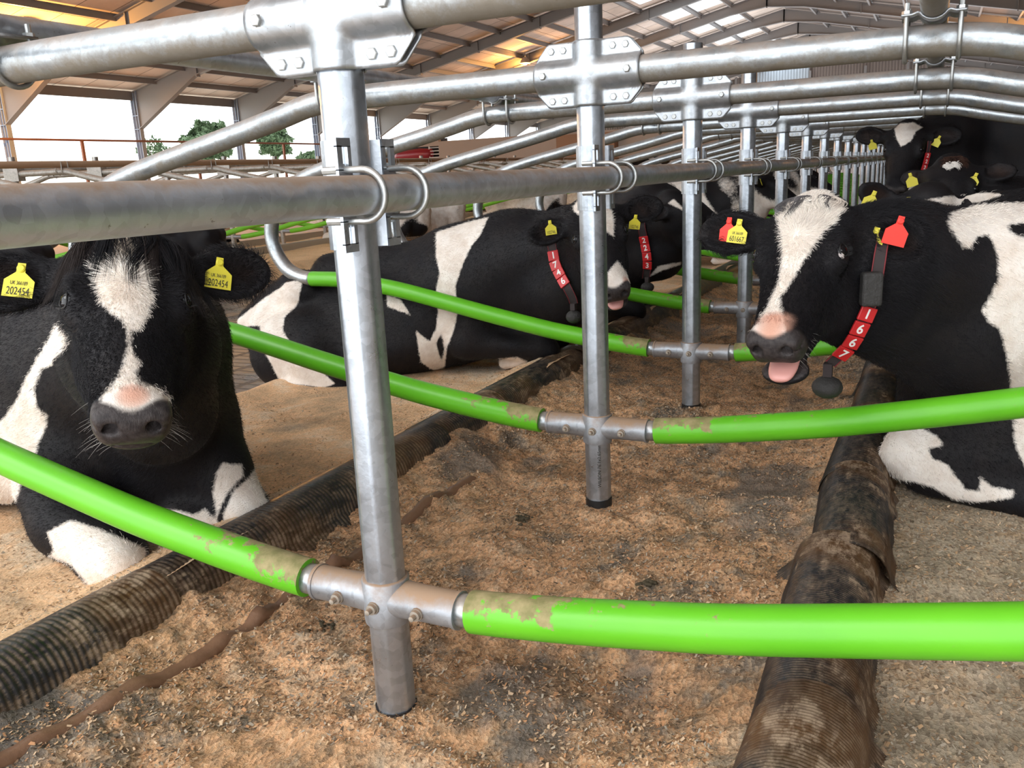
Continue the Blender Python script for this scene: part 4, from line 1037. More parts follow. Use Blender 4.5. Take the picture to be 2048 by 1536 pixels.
f.chain([L1.p((.15, 0, .36)), (-.86, .28, .48), h1.w(.02, 0, -.22)], [.17, .12, .06], .08)
e1 = {-1: (-h1.S * .93 + np.array([-.1, -.05, -.02]) + h1.T * .12, h1.N * .9 + h1.T * .35 - h1.S * .25, .175, .135), 1: (h1.S * .95 - h1.T * .10 + h1.N * .0, h1.N * .85 + h1.T * .4 + h1.S * .25, .150, .125)}
sculpt_head(f, h1, e1)
cows['a'] = dict(f=f, h=h1, e=e1, L=L1, loc=L1.p((-.5, 0, -.03)))
# cow 2: head raised, mouth open, in the right bed
h2 = Head((.585, 1.042, .791), (-.076, -.786, -.614), (.987, -.146, .064), .98)
L2 = Loc((1.27, 1.67, .04), 173)
ax2 = (axis([(.25, 1.1)], .2, 3.3, .0055, .016), axis([(.6, 1.4)], .6, 2.35, .0055, .016), axis([(.42, 1.06)], -.05, 1.10, .0055, .014))
f = Field(*ax2); lying_body(f, L2, 1, zt=.80, kn=.37); f.ell(L2.p((.26, .03, .33)), (.15, .16, .21), L2.ax, .1); f.ell(L2.p((.24, .10, .20)), (.19, .17, .16), L2.ax, .08); f.chain([L2.p((-.08, .26, .17)), L2.p((.36, .23, .12))], [.11, .080], .05); f.chain([L2.p((.33, .26, .06)), L2.p((-.30, .40, .05))], [.055, .055], .04)
f.chain([L2.p((-.12, 0, .58)), L2.p((.10, 0, .62)), (1.02, 1.50, .67), (.80, 1.32, .735), h2.w(-.10, .01, -.16)], [.26, .24, .19, .155, .12], .10)
f.chain([L2.p((.16, .04, .36)), (.98, 1.45, .50), h2.w(.03, 0, -.21)], [.20, .15, .06], .09); f.chain([(1.06, 1.60, .30), (.93, 1.58, .36)], [.15, .10], .1)
e2 = {-1: (-h2.S * .95 - h2.T * .02 + h2.N * .1, h2.N * .8 - h2.S * .1 + h2.T * .5, .17, .125), 1: (h2.S * .80 - h2.T * .02 - h2.N * .35, h2.N * .85 + h2.T * .5 + h2.S * .1, .135, .125)}
sculpt_head(f, h2, e2, .052)
cows['b'] = dict(f=f, h=h2, e=e2, L=L2, loc=L2.p((-.5, 0, -.03)))
# cow 3: lying side-on behind the second post
h3 = Head((-.352, 2.154, .757), (.417, -.597, -.685), (.886, .436, .159), .98)
L3 = Loc((-1.10, 2.68, .045), 12, sc=.90, pitch=7)
ax3 = (axis([(-.75, -.05)], -3.1, -.02, .0065, .015), axis([(1.85, 2.5)], 1.8, 3.3, .0065, .015), axis([(.42, 1.02)], -.05, 1.06, .0065, .014))
f = Field(*ax3); lying_body(f, L3, -1, zt=.80)
f.chain([L3.p((-.12, 0, .56)), L3.p((.18, -.03, .60)), (-.62, 2.60, .68), h3.w(-.11, 0, -.16)], [.26, .23, .17, .12], .10)
f.chain([L3.p((.15, 0, .36)), (-.66, 2.55, .46), h3.w(.02, 0, -.21)], [.18, .14, .06], .09)
e3 = {-1: (-h3.S * .95 + h3.T * .10, h3.N * .9 + h3.T * .4 - h3.S * .1, .15, .12), 1: (h3.S * .95 - h3.T * .02, h3.N * .85 + h3.T * .45 + h3.S * .1, .16, .12)}
sculpt_head(f, h3, e3, .035)
cows['c'] = dict(f=f, h=h3, e=e3, L=L3, loc=L3.p((-.5, 0, -.03)))
# cow 4: collar 2243, profile to the right
h4 = Head((-.30, 3.62, .76), (.80, .20, -.55), (-.10, .98, .20), .95)
L4 = Loc((-1.05, 3.92, .03), 6, pitch=8)
f = Field(axis([(-.7, .1)], -3.0, .15, .009, .020), axis([(3.3, 3.95)], 3.2, 4.6, .009, .020), axis([(.4, 1.0)], -.05, 1.04, .009, .018)); lying_body(f, L4, -1, zt=.74)
f.chain([L4.p((-.1, 0, .50)), L4.p((.22, -.05, .58)), (-.60, 3.76, .74), h4.w(-.09, 0, -.14)], [.26, .22, .18, .13], .10)
f.chain([L4.p((.15, 0, .36)), (-.56, 3.75, .52), h4.w(.02, 0, -.2)], [.18, .13, .06], .09)
e4 = {1: ((-.2, .9, .1), (.6, -.2, .3), .15, .10), -1: ((-.55, -.62, -.05), (.5, -.6, .3), .15, .10)}
sculpt_head(f, h4, e4)
cows['d'] = dict(f=f, h=h4, e=e4, L=L4, loc=L4.p((-.5, 0, -.03)))
# cow 5: standing with a white triangle on the forehead
h5 = Head((.692, 4.712, 1.052), (-.085, -.602, -.794), (.996, -.07, -.053), .98)
f = Field(axis([(.35, 1.05)], .3, 3.2, .009, .022), axis([(4.35, 5.1)], 4.3, 6.2, .009, .022), axis([(.72, 1.3)], -.16, 1.52, .009, .02))
B5 = Loc((1.35, 5.25, 0), 180)
def standing(f, L, z=1.0):
    E = lambda c, r, k=.1: f.ell(L.p(c), V3(r), L.ax, k); C = lambda a, b, r1, r2, k=.07: f.cone(L.p(a), L.p(b), r1, r2, k)
    E((-.70, 0, .95), (.72, .34, .36)); E((-.15, 0, .98), (.38, .27, .38)); C((0, 0, 1.28), (-1.15, 0, 1.29), .09, .11, .12); E((-1.25, 0, 1.02), (.32, .26, .33)); E((.10, 0, .85), (.2, .18, .25))
    for s in (1, -1):
        C((-.05, s * .18, .85), (-.06, s * .17, .45), .13, .065); C((-.06, s * .17, .45), (-.06, s * .17, .04), .05, .04); E((-.04, s * .17, 0), (.07, .05, .05), .03)
        C((-1.30, s * .2, .80), (-1.22, s * .2, .55), .17, .09); C((-1.22, s * .2, .55), (-1.42, s * .2, .50), .08, .055); C((-1.42, s * .2, .50), (-1.36, s * .2, .04), .05, .042); E((-1.32, s * .2, 0), (.07, .05, .05), .03)
    E((-1.05, 0, .62), (.2, .16, .14)); C((-1.55, 0, 1.15), (-1.62, 0, .45), .03, .02)
standing(f, B5); f.chain([B5.p((-.05, 0, 1.08)), B5.p((.25, 0, 1.12)), (.92, 5.02, 1.12), h5.w(-.09, 0, -.15)], [.26, .21, .17, .12], .1); f.chain([B5.p((.15, 0, .85)), (.95, 5.0, .9), h5.w(.02, 0, -.2)], [.18, .13, .06], .09)
e5 = {-1: (-h5.S * .95 - h5.T * .10, h5.N * .7 - h5.T * .0 + V3((-.2, -.6, -.4)), .17, .12), 1: (h5.S * .95 - h5.T * .08, h5.N * .8 + V3((.1, -.5, -.3)), .17, .12)}
sculpt_head(f, h5, e5)
cows['e'] = dict(f=f, h=h5, e=e5, L=B5, loc=B5.p((-.6, 0, -.10)))
# cow 6: dark cow looking over from the bed in front of the standing one
h6 = Head((.95, 3.35, .850), (.049, -.655, -.754), (.999, .045, .025), .95)
L6 = Loc((1.62, 3.80, .05), 180); f = Field(axis([(.55, 1.3)], .5, 3.3, .010, .022), axis([(2.95, 3.6)], 2.9, 4.35, .010, .022), axis([(.5, 1.08)], -.05, 1.12, .010, .02)); lying_body(f, L6, 1, zt=.84)
f.chain([L6.p((-.1, 0, .58)), L6.p((.2, 0, .62)), (1.15, 3.62, .72), h6.w(-.09, 0, -.15)], [.26, .22, .17, .12], .1); f.chain([L6.p((.15, 0, .36)), (1.12, 3.6, .5), h6.w(.02, 0, -.2)], [.18, .13, .06], .09)
e6 = {-1: (-h6.S * .80 - h6.T * .25 - h6.N * .3, h6.N + V3((-.1, -.3, -.3)), .105, .09), 1: (h6.S * .95 - h6.T * .05, h6.N + V3((.1, -.3, -.2)), .15, .10)}
sculpt_head(f, h6, e6)
cows['f'] = dict(f=f, h=h6, e=e6, L=L6, loc=L6.p((-.5, 0, -.03)))
# cow 7: lying behind cow 2, turned away, white along the back
h7 = Head((.80, 2.42, .80), (-.35, .75, -.50), (-.90, -.40, .05), .95)
L7 = Loc((1.62, 2.74, .05), 180); f = Field(axis([(.45, 1.1)], .4, 3.3, .010, .022), axis([(2.1, 2.9)], 2.05, 3.5, .010, .022), axis([(.5, 1.0)], -.05, 1.06, .010, .02)); lying_body(f, L7, 1, zt=.90)
f.chain([L7.p((-.1, 0, .58)), L7.p((.2, 0, .60)), (1.15, 2.68, .68), h7.w(-.09, 0, -.15)], [.26, .22, .17, .12], .1)
e7 = {-1: ((.75, -.35, .1), (.1, -.8, .3), .15, .10), 1: ((-.62, -.45, .35), (.0, -.8, .2), .15, .10)}
sculpt_head(f, h7, e7)
cows['g'] = dict(f=f, h=h7, e=e7, L=L7, loc=L7.p((-.5, 0, -.03)))
PATCH = {
 'a': [[[-0.766,0.628,-0.137],[[-0.535,-0.114,0.926],[-0.531,-0.1,0.878],[-0.501,-0.121,0.849],[-0.477,-0.136,0.825],[-0.451,-0.141,0.81],[-0.429,-0.139,0.801],[-0.416,-0.143,0.79],[-0.405,-0.15,0.779],[-0.395,-0.162,0.767],[-0.387,-0.169,0.757],[-0.381,-0.178,0.749],[-0.371,-0.196,0.732],[-0.362,-0.217,0.717],[-0.363,-0.236,0.703],[-0.362,-0.255,0.69],[-0.351,-0.271,0.678],[-0.344,-0.282,0.654],[-0.283,-0.197,0.635],[-0.303,-0.17,0.663],[-0.32,-0.154,0.667],[-0.319,-0.169,0.687],[-0.326,-0.2,0.703],[-0.342,-0.194,0.716],[-0.357,-0.173,0.732],[-0.366,-0.173,0.74],[-0.375,-0.171,0.748],[-0.392,-0.157,0.767],[-0.402,-0.145,0.78],[-0.398,-0.138,0.779],[-0.396,-0.129,0.779],[-0.41,-0.095,0.8],[-0.428,-0.064,0.827],[-0.446,-0.051,0.851],[-0.461,-0.034,0.871],[-0.483,0.004,0.886],[-0.504,0.04,0.898],[-0.524,0.056,0.911],[-0.528,0.044,0.918],[-0.546,0.04,0.932],[-0.566,0.011,0.941],[-0.594,-0.006,0.943],[-0.606,-0.028,0.93]],True],[[-0.82,0.528,-0.22],[[-0.526,-0.164,0.795],[-1.071,0.175,0.69],[-1.179,0.203,0.623],[-1.273,0.216,0.553],[-1.315,0.217,0.503],[-1.396,0.224,0.437],[-1.523,0.245,0.375],[-1.621,0.236,0.307],[-1.443,0.129,0.125],[-1.418,0.181,0.138],[-1.602,0.323,0.12],[-1.237,0.132,0.297],[-1.225,0.152,0.329],[-1.206,0.217,0.449],[-1.242,0.213,0.472],[-1.242,0.213,0.523],[-1.184,0.204,0.585],[-0.842,0.016,0.675],[-0.539,-0.156,0.773]],True],[[-0.761,0.534,-0.368],[[-1.054,0.126,0.214],[-1.115,0.092,0.183],[-1.099,0.092,0.137],[-1.078,0.054,0.139],[-1.012,0.075,0.116],[-0.98,0.079,0.072],[-0.95,0.089,0.026],[-0.905,0.139,0.009],[-0.87,0.18,0.056],[-0.877,0.186,0.137],[-0.899,0.144,0.177],[-0.977,0.128,0.202]],True],[[-0.706,0.612,-0.356],[[-0.99,0.331,0.148],[-0.956,0.351,0.17],[-0.896,0.369,0.152],[-0.883,0.398,0.162],[-0.852,0.407,0.13],[-0.854,0.411,0.082],[-0.894,0.333,0.049],[-0.892,0.208,0.106]],True],[[-0.686,0.654,-0.318],[[-0.848,0.449,0.283],[-0.825,0.497,0.264],[-0.814,0.49,0.235],[-0.826,0.438,0.206],[-0.853,0.408,0.136],[-0.863,0.418,0.209],[-0.853,0.43,0.257]],True],[[-0.668,0.662,-0.339],[[-0.796,0.522,0.253],[-0.804,0.542,0.185],[-0.754,0.52,0.113],[-0.819,0.389,0.067],[-0.831,0.416,0.149],[-0.815,0.443,0.2],[-0.809,0.502,0.225]],True]],
 'b': [[[-0.135,0.985,-0.109],[[0.51,1.14,0.88],[0.541,1.044,0.919],[0.572,1.049,0.95],[0.602,1.024,0.969],[0.644,1.042,0.966],[0.676,1.043,0.932],[0.68,1.127,0.894],[0.665,1.099,0.883],[0.66,1.065,0.865],[0.638,1.027,0.848],[0.626,1.006,0.829],[0.614,0.978,0.803],[0.6,0.946,0.773],[0.586,0.913,0.744],[0.565,0.875,0.709],[0.578,0.846,0.685],[0.584,0.814,0.659],[0.599,0.791,0.636],[0.595,0.809,0.598],[0.508,0.823,0.591],[0.506,0.819,0.633],[0.503,0.86,0.635],[0.526,0.84,0.66],[0.541,0.88,0.699],[0.555,0.918,0.743],[0.552,0.967,0.787],[0.545,1.009,0.824],[0.533,1.058,0.855]],True],[[0.083,0.982,-0.168],[[0.912,1.236,0.849],[0.93,1.228,0.823],[0.954,1.23,0.789],[0.97,1.248,0.791],[0.984,1.282,0.814],[1.008,1.306,0.816],[1.021,1.297,0.795],[1.034,1.282,0.754],[1.037,1.273,0.712],[1.022,1.267,0.66],[1.005,1.263,0.63],[1.024,1.272,0.598],[1.049,1.283,0.579],[1.065,1.291,0.533],[1.079,1.304,0.486],[1.094,1.351,0.407],[1.109,1.399,0.322],[1.116,1.374,0.265],[1.12,1.356,0.244],[1.142,1.336,0.203],[1.162,1.318,0.132],[1.199,1.3,0.122],[1.227,1.314,0.205],[1.248,1.347,0.306],[1.222,1.375,0.406],[1.252,1.371,0.528],[1.268,1.379,0.644],[1.223,1.395,0.743],[1.252,1.472,0.819],[1.191,1.507,0.866],[1.098,1.507,0.886],[0.978,1.456,0.884],[0.917,1.291,0.875]],True],[[0.089,0.993,-0.078],[[1.051,1.359,0.838],[1.058,1.344,0.822],[1.072,1.341,0.812],[1.099,1.351,0.805],[1.139,1.37,0.794],[1.176,1.419,0.811],[1.153,1.43,0.835],[1.093,1.39,0.84]],False],[[0.028,0.947,-0.32],[[0.769,1.447,0.248],[0.835,1.484,0.243],[0.894,1.44,0.249],[0.928,1.417,0.241],[0.946,1.397,0.219],[0.909,1.401,0.202],[0.921,1.392,0.179],[0.961,1.38,0.168],[0.986,1.371,0.135],[1.009,1.36,0.109],[1.042,1.349,0.109],[1.044,1.357,0.147],[1.072,1.344,0.128],[1.123,1.328,0.128],[1.119,1.323,0.11],[1.044,1.352,0.076],[0.985,1.38,0.065],[0.933,1.387,0.09],[0.887,1.4,0.099],[0.8,1.381,0.101],[0.759,1.393,0.141]],True]],
 'c': [[[-0.659,0.734,-0.163],[[-2.022,2.269,0.54],[-2.036,2.223,0.419],[-2.066,2.148,0.363],[-2.043,2.1,0.305],[-1.986,2.084,0.241],[-1.732,2.081,0.054],[-1.795,2.071,0.031],[-2.077,2.074,0.04],[-2.11,2.06,0.139],[-2.146,2.061,0.194],[-2.255,2.168,0.308],[-2.384,2.224,0.294],[-2.361,2.061,0.3],[-2.345,2.088,0.354],[-2.316,2.297,0.438],[-2.106,2.238,0.53]],True],[[-0.504,0.853,-0.137],[[-1.362,2.527,0.753],[-1.148,2.464,0.816],[-1.081,2.568,0.822],[-1.076,2.47,0.747],[-1.114,2.432,0.689],[-1.146,2.396,0.609],[-1.179,2.372,0.505],[-1.176,2.376,0.375],[-1.208,2.378,0.286],[-1.264,2.397,0.192],[-1.269,2.351,0.032],[-1.323,2.33,0.077],[-1.399,2.356,0.124],[-1.393,2.326,0.289],[-1.336,2.353,0.23],[-1.3,2.365,0.295],[-1.281,2.362,0.374],[-1.284,2.363,0.492],[-1.265,2.374,0.567],[-1.299,2.409,0.648]],True],[[-0.509,0.839,-0.194],[[-1.277,2.376,0.271],[-1.311,2.372,0.215],[-1.326,2.439,0.11],[-1.282,2.401,0.18]],False],[[-0.554,0.82,-0.141],[[-1.558,2.334,0.464],[-1.476,2.338,0.438],[-1.42,2.328,0.365],[-1.537,2.304,0.409]],True],[[-0.432,0.873,-0.226],[[-0.998,2.427,0.143],[-0.911,2.472,0.148],[-0.821,2.503,0.101],[-0.819,2.496,0.07],[-0.922,2.429,0.003],[-1.019,2.384,0.02],[-0.986,2.42,0.09]],True],[[-0.35,0.935,-0.051],[[-0.609,2.5,0.862],[-0.51,2.325,0.907],[-0.363,2.274,0.897],[-0.303,2.185,0.831],[-0.281,2.12,0.757],[-0.301,2.115,0.773],[-0.367,2.115,0.807],[-0.477,2.191,0.855]],True],[[-0.319,0.94,-0.124],[[-0.244,2.056,0.669],[-0.195,2.039,0.614],[-0.168,2.045,0.591],[-0.15,2.012,0.556],[-0.253,1.969,0.541],[-0.263,1.99,0.627]],True]],
 'd': [[[-0.259,0.965,-0.044],[[-0.443,3.499,0.826],[-0.414,3.517,0.846],[-0.369,3.496,0.808],[-0.321,3.505,0.758],[-0.373,3.488,0.795]],True],[[-0.271,0.956,-0.113],[[-0.601,3.663,0.397],[-0.538,3.614,0.462],[-0.417,3.677,0.482],[-0.422,3.698,0.465],[-0.514,3.635,0.437]],True]],
 'e': [[[-0.029,0.999,0.023],[[0.631,4.796,1.187],[0.66,4.805,1.216],[0.739,4.793,1.216],[0.788,4.797,1.184],[0.754,4.746,1.161],[0.731,4.684,1.106],[0.679,4.658,1.073],[0.645,4.716,1.132]],True],[[-0.033,0.999,-0.033],[[0.635,4.533,0.865],[0.675,4.534,0.881],[0.731,4.552,0.843],[0.736,4.542,0.776],[0.667,4.531,0.787]],True]],
 'f': [],
 'g': [[[0.056,0.996,-0.066],[[0.825,2.198,0.811],[0.85,2.201,0.866],[1.008,2.307,0.883],[1.235,2.598,0.846],[1.345,2.552,0.8],[1.3,2.516,0.741],[1.206,2.476,0.7],[1.022,2.316,0.706],[0.907,2.206,0.726]],True]],
}
LAB = dict(a='black and white cow facing the camera in the near left bed, ear tags 202454', b='black and white cow with open mouth and red collar number 1667 in the right bed',
           c='black and white cow lying side-on with red collar number 1746', d='black cow with red collar number 2243 lying behind cow 1746',
           e='standing black cow with a white triangle on its forehead', f='dark brown-black cow peering over beneath the standing cow', g='cow with creamy white back lying just behind cow 1667')
def pk_a(t, x, n): return np.clip(1 - (((t - .276) / .026) ** 2 + ((x - .004) / .030) ** 2), 0, 1) ** .5 * (n > -.06)
def pk_b(t, x, n): return np.clip((t - .225) / .02, 0, 1) * np.clip(1 - (np.abs(x) / .050) ** 2, 0, 1) * (n > -.07)
def pk_c(t, x, n): return np.clip(1 - (((t - .29) / .05) ** 2 + ((x - .055) / .022) ** 2), 0, 1) * (n > -.09)
PK = dict(a=pk_a, b=pk_b, c=pk_c)
built = {}
for k, c in cows.items():
    r = finish('cow', c['f'], c['loc'], LAB[k], c['h'], PATCH[k], ears=c['e'], pinkfun=PK.get(k)); built[k] = r; c['f'] = None

def flow_fn(h, L, whorl):
    def fl(p, nn):
        q = h.loc(p); d = np.linalg.norm(q - V3((.03, 0, -.06)), axis=1)
        hw = np.clip((.30 - d) / .08, 0, 1)[:, None]
        rad = (q - V3(whorl)) * V3((1, 1, .3)); rad = rad / (np.linalg.norm(rad, axis=1)[:, None] + 1e-6)
        down = V3((1, 0, -.2))[None] * np.ones((len(p), 1)); k = np.clip((q[:, 0] - .06) / .08, 0, 1)[:, None]
        out = np.sign(q[:, 1:2]) * V3((.1, 1, -.3))[None]; ek = np.clip((np.abs(q[:, 1:2]) - .115) / .03, 0, 1)
        hd = (rad * (1 - k) + down * k) * (1 - ek) + out * ek
        hw_ = hd @ h.B; body = -L.f * .85 + V3((0, 0, -.5)); sw = noise3(p, 4, 3)[:, None] * V3((.3, .3, .3))
        return hw_ * hw + (body[None] + sw) * (1 - hw)
    return fl
def len_fn(h, white_long):
    def f(p, wh):
        q = h.loc(p); d = np.linalg.norm(q - V3((.03, 0, -.06)), axis=1); base = np.where(d < .28, .0085, .0115)
        fore = np.clip(1 - (np.hypot(q[:, 0] + .06, q[:, 1]) / .13), 0, 1) * (q[:, 2] > -.10); base = base + fore * white_long
        ear = np.clip((np.abs(q[:, 1]) - .13) / .03, 0, 1) * (d < .40) * (q[:, 0] < .06); base = base + ear * .010
        return base
    return f
def w_fn(h, face):
    def f(P, Nn):
        q = h.loc(P); d = np.linalg.norm(q - V3((0, 0, -.05)), axis=1); v = V3(CAM)[None] - P; v /= np.linalg.norm(v, axis=1)[:, None]
        side = np.clip((Nn * v).sum(1) * 2 + .6, .15, 1); w = np.where(d < .33, face, 1.0) * side
        eye = np.minimum(np.linalg.norm(q - V3((.003, .10, -.04)), axis=1), np.linalg.norm(q - V3((.003, -.10, -.04)), axis=1)); w = w * np.clip((eye - .022) / .01, 0, 1)
        w = w * (q[:, 0] < .262)*1.0 if face > 0 else w
        return w * (P[:, 2] > .06)
    return f
FUR = dict(a=(110000, 5.0, (-.005, 0, 0), .013), b=(110000, 5.0, (-.015, 0, 0), .012), c=(70000, 3.5, (-.03, 0, 0), .010), d=(14000, 2.0, (-.03, 0, 0), .006), e=(16000, 4.0, (-.03, 0, 0), .01), g=(12000, 2.0, (-.03, 0, 0), .006), f=(9000, 3.0, (-.05, 0, 0), .012))
for i, (k, (n, face, wl, wlen)) in enumerate(FUR.items()):
    root, P, F, Nn, at = built[k]; c = cows[k]
    make_fur(root, c['loc'], P, F, Nn, at, flow_fn(c['h'], c['L'], wl), n, len_fn(c['h'], wlen), 100 + i, w_fn(c['h'], face))

def forelock(root, loc, h, n, clumps, cols, tr, xr, L0, seed, drop=.55, up=.5, nz=-.035, rad=.00055):
    r = np.random.default_rng(seed); pts = []; col = []
    for cidx in range(clumps):
        t0 = r.uniform(*tr); x0 = r.uniform(*xr); L = L0 * r.uniform(.55, 1.15); sx = x0 * r.uniform(1.5, 6) + r.normal() * .12; wav = r.normal() * .012; cc = V3(cols[r.integers(len(cols))])
        for j in range(n // clumps):
            t = t0 + r.normal() * .007; x = x0 + r.normal() * .007; l = L * r.uniform(.8, 1.1); s = np.linspace(0, 1, 6)
            base = nz - max(0, abs(x) - .02) ** 2 * 10 - max(0, -t - .17) * .9
            tt = t + l * (drop * s ** 1.3 * 1.1 + .12 * s); xx = x + l * sx * s ** 1.4 + wav * np.sin(s * 5) + r.normal() * .003 * s; nn_ = base + l * (up * s - up * .95 * s ** 2) - np.abs(xx) * .25 * s
            pts.append(h.w(tt[0], xx[0], nn_[0])[None] * 0 + np.stack([h.w(a, b, c_) for a, b, c_ in zip(tt, xx, nn_)])); col.append(cc * r.uniform(.7, 1.3))
    return strands('forelock', np.array(pts) - V3(loc), np.clip(np.array(col), 0, 1), rad, M['fur'], root)
BLK = [(.008, .008, .010), (.014, .012, .014), (.03, .022, .02)]
forelock(built['a'][0], cows['a']['loc'], h1, 6000, 80, BLK, (-.235, -.150), (-.085, .085), .15, 1, drop=.90, up=.36, nz=.018)
forelock(built['a'][0], cows['a']['loc'], h1, 600, 9, [(.62, .52, .42)], (-.150, -.12), (-.02, .02), .06, 2, drop=.8, up=.35, nz=.020)
forelock(built['b'][0], cows['b']['loc'], h2, 1500, 24, [(.75, .68, .6), (.6, .52, .45), (.10, .09, .09)], (-.23, -.15), (-.06, .06), .06, 3, drop=.75, up=.30, nz=.010)
forelock(built['b'][0], cows['b']['loc'], h2, 260, 8, BLK, (-.245, -.225), (-.05, .04), .07, 4, drop=.8, up=.45, nz=.010)
forelock(built['e'][0], cows['e']['loc'], h5, 900, 18, BLK, (-.25, -.21), (-.05, .05), .07, 5, drop=.3, up=.7, nz=-.0, rad=.0009)
forelock(built['f'][0], cows['f']['loc'], h6, 900, 20, [(.05, .022, .014)], (-.22, -.12), (-.07, .07), .04, 6, drop=.4, up=.8, nz=.008, rad=.0009)
forelock(built['f'][0], cows['f']['loc'], h6, 160, 5, [(.75, .7, .65)], (-.13, -.10), (-.02, .02), .035, 7, drop=.5, up=.5, nz=.022, rad=.0012)
def whiskers(root, loc, h, n, seed, col=(.55, .52, .48), L=(.02, .05)):
    r = np.random.default_rng(seed); pts = []
    for i in range(n):
        q = r.choice([-1, 1]); t = r.uniform(.20, .30); x = q * r.uniform(.030, .060); nz = r.uniform(-.125, -.075); l = r.uniform(*L); s = np.linspace(0, 1, 4)
        d = V3((r.uniform(-.1, .6), q * r.uniform(.5, 1), r.uniform(-.5, .1))); d /= np.linalg.norm(d)
        pts.append(np.stack([h.w(t + d[0] * l * a, x + d[1] * l * a, nz + d[2] * l * a - .012 * a * a) for a in s]))
    return strands('whiskers', np.array(pts) - V3(loc), np.tile(V3(col), (n, 1)), .00020, M['fur'], root)
whiskers(built['a'][0], cows['a']['loc'], h1, 60, 11); whiskers(built['b'][0], cows['b']['loc'], h2, 60, 12, L=(.012, .03))
def eyelid_rims(k, wh=0):
    root = built[k][0]; h = cows[k]['h']; loc = V3(cows[k]['loc'])
    for q in (1, -1):
        c = V3((.003, q * .1015, -.0330)); a = np.linspace(0, 2 * math.pi, 25)[:-1]; ax = V3((0, q * .88, .48)); ax /= np.linalg.norm(ax); u = V3((1, 0, -.12)); u -= ax * (u @ ax); u /= np.linalg.norm(u); v = np.cross(ax, u)
        pts = [h.w(*(c + ax * (.0115 - .004 * math.cos(t) ** 2) + u * .0190 * math.cos(t) + v * .0150 * math.sin(t))) for t in a]
        mb = MB(); mb.tube(pts, .0019, 8, closed=True); o = mb.build('eyelid', M['lid'], root, True); o.location = -loc
        mb = MB(); th = np.linspace(-.9, 1.1, 12); nl = 40; r = np.random.default_rng(3); P_ = []
        for i in range(nl):
            t = r.uniform(3.3, 6.1) if v[2] > 0 else r.uniform(.2, 3.0); b0 = c + ax * .011 + u * .019 * math.cos(t) + v * .0155 * math.sin(t); d = ax * .8 + v * math.sin(t) * .4; d /= np.linalg.norm(d)
            P_.append(np.stack([h.w(*(b0 + d * l - V3((-.2, 0, 0)) * l * l * 20)) for l in (0, .006, .012)]))
        strands('eyelashes', np.array(P_), np.tile(V3((.02, .02, .02)), (nl, 1)), .0004, M['fur'], o)
M['lid'] = simple('dark_eyelid_skin', (.010, .009, .009), .5)
for k in 'abc': eyelid_rims(k)
# pale corner of the eye of cow 1667
mb = MB(); th = np.linspace(0, math.pi, 9); c_ = h2.w(.0185, .0985, -.0365)
mb.tube([c_ + nrm(h2.S) * .0150 * math.cos(t) for t in th], [max(1e-4, .0150 * math.sin(t)) for t in th], 14); o = mb.build('eye_white', M['eyewhite'], built['b'][0], True); o.location = -V3(cows['b']['loc'])
# tongues
for k, h, dz in (('b', h2, .052), ('c', h3, .035)):
    mb = MB(); th = np.linspace(0, math.pi, 15); ax = h.T; pts = [h.w(.262 + dz * .3 - .055 * math.cos(t), 0, -.104 - dz * .80) for t in th]
    mb.tube(pts, [max(1e-4, .036 * math.sin(t) ** .6) * h.sc for t in th], 20)
    v = np.concatenate(mb.v); q = h.loc(v); mid = -.104 - dz * .80; q[:, 2] = mid + (q[:, 2] - mid) * .42; mb.v = [h.O + h.sc * (q @ h.B)]
    o = mb.build('tongue', M['tongue'], built[k][0], True); o.location = -V3(cows[k]['loc'])

# ear tags
def et(k, pos, nn, up, big, small='', mat=None, sc=1.0, lb=None): ear_tag(built[k][0], V3(pos) + nrm(nn) * .019, nn, up, big, small, mat, sc, label=lb)
et('a', (-.705, -.118, .880), (.62, -.66, .40), (.15, .12, 1), '202454', 'UK 366189', sc=.92); et('a', (-.480, .161, .862), (.80, -.48, .35), (.12, .25, 1), '202454', 'UK 366189', sc=.92)
et('b', (.407, 1.190, .862), (.10, -.98, .18), (.14, 0, 1), '601667', 'UK 366189', sc=.88); et('b', (.386, 1.198, .868), (-.30, -.93, .1), (.05, 0, 1), '', '', M['redtag'], .88, 'red ear tag')
et('b', (.748, 1.150, .838), (.25, -.92, .2), (.38, 0, 1), '601667', 'UK 366189', sc=.88); et('b', (.800, 1.158, .866), (.35, -.92, .0), (.30, 0, 1), '', '', M['redtag'], .98, 'red ear tag')
et('c', (-.582, 2.165, .815), (.5, -.86, 0), (-.12, 0, 1), '102746', '', sc=.82); et('c', (-.251, 2.305, .825), (.5, -.86, -.1), (.15, 0, 1), '102746', '', sc=.82)
et('e', (.496, 4.835, 1.115), (.3, -.93, .2), (-.2, 0, 1), '', '', sc=.85); et('e', (.888, 4.80, 1.115), (-.2, -.95, .2), (.5, 0, 1), '', '', sc=.9)
et('f', (.763, 3.445, .925), (.3, -.93, .2), (-.25, 0, 1), '', '', sc=.9); et('f', (1.047, 3.372, .915), (-.1, -.95, .2), (.4, 0, 1), '', '', sc=.9)
et('g', (.678, 2.19, .890), (.3, -.93, .2), (.45, 0, 1), '', '', sc=.9); et('g', (.799, 2.21, .865), (0, -.95, .2), (-.2, 0, 1), '', '', sc=.85)

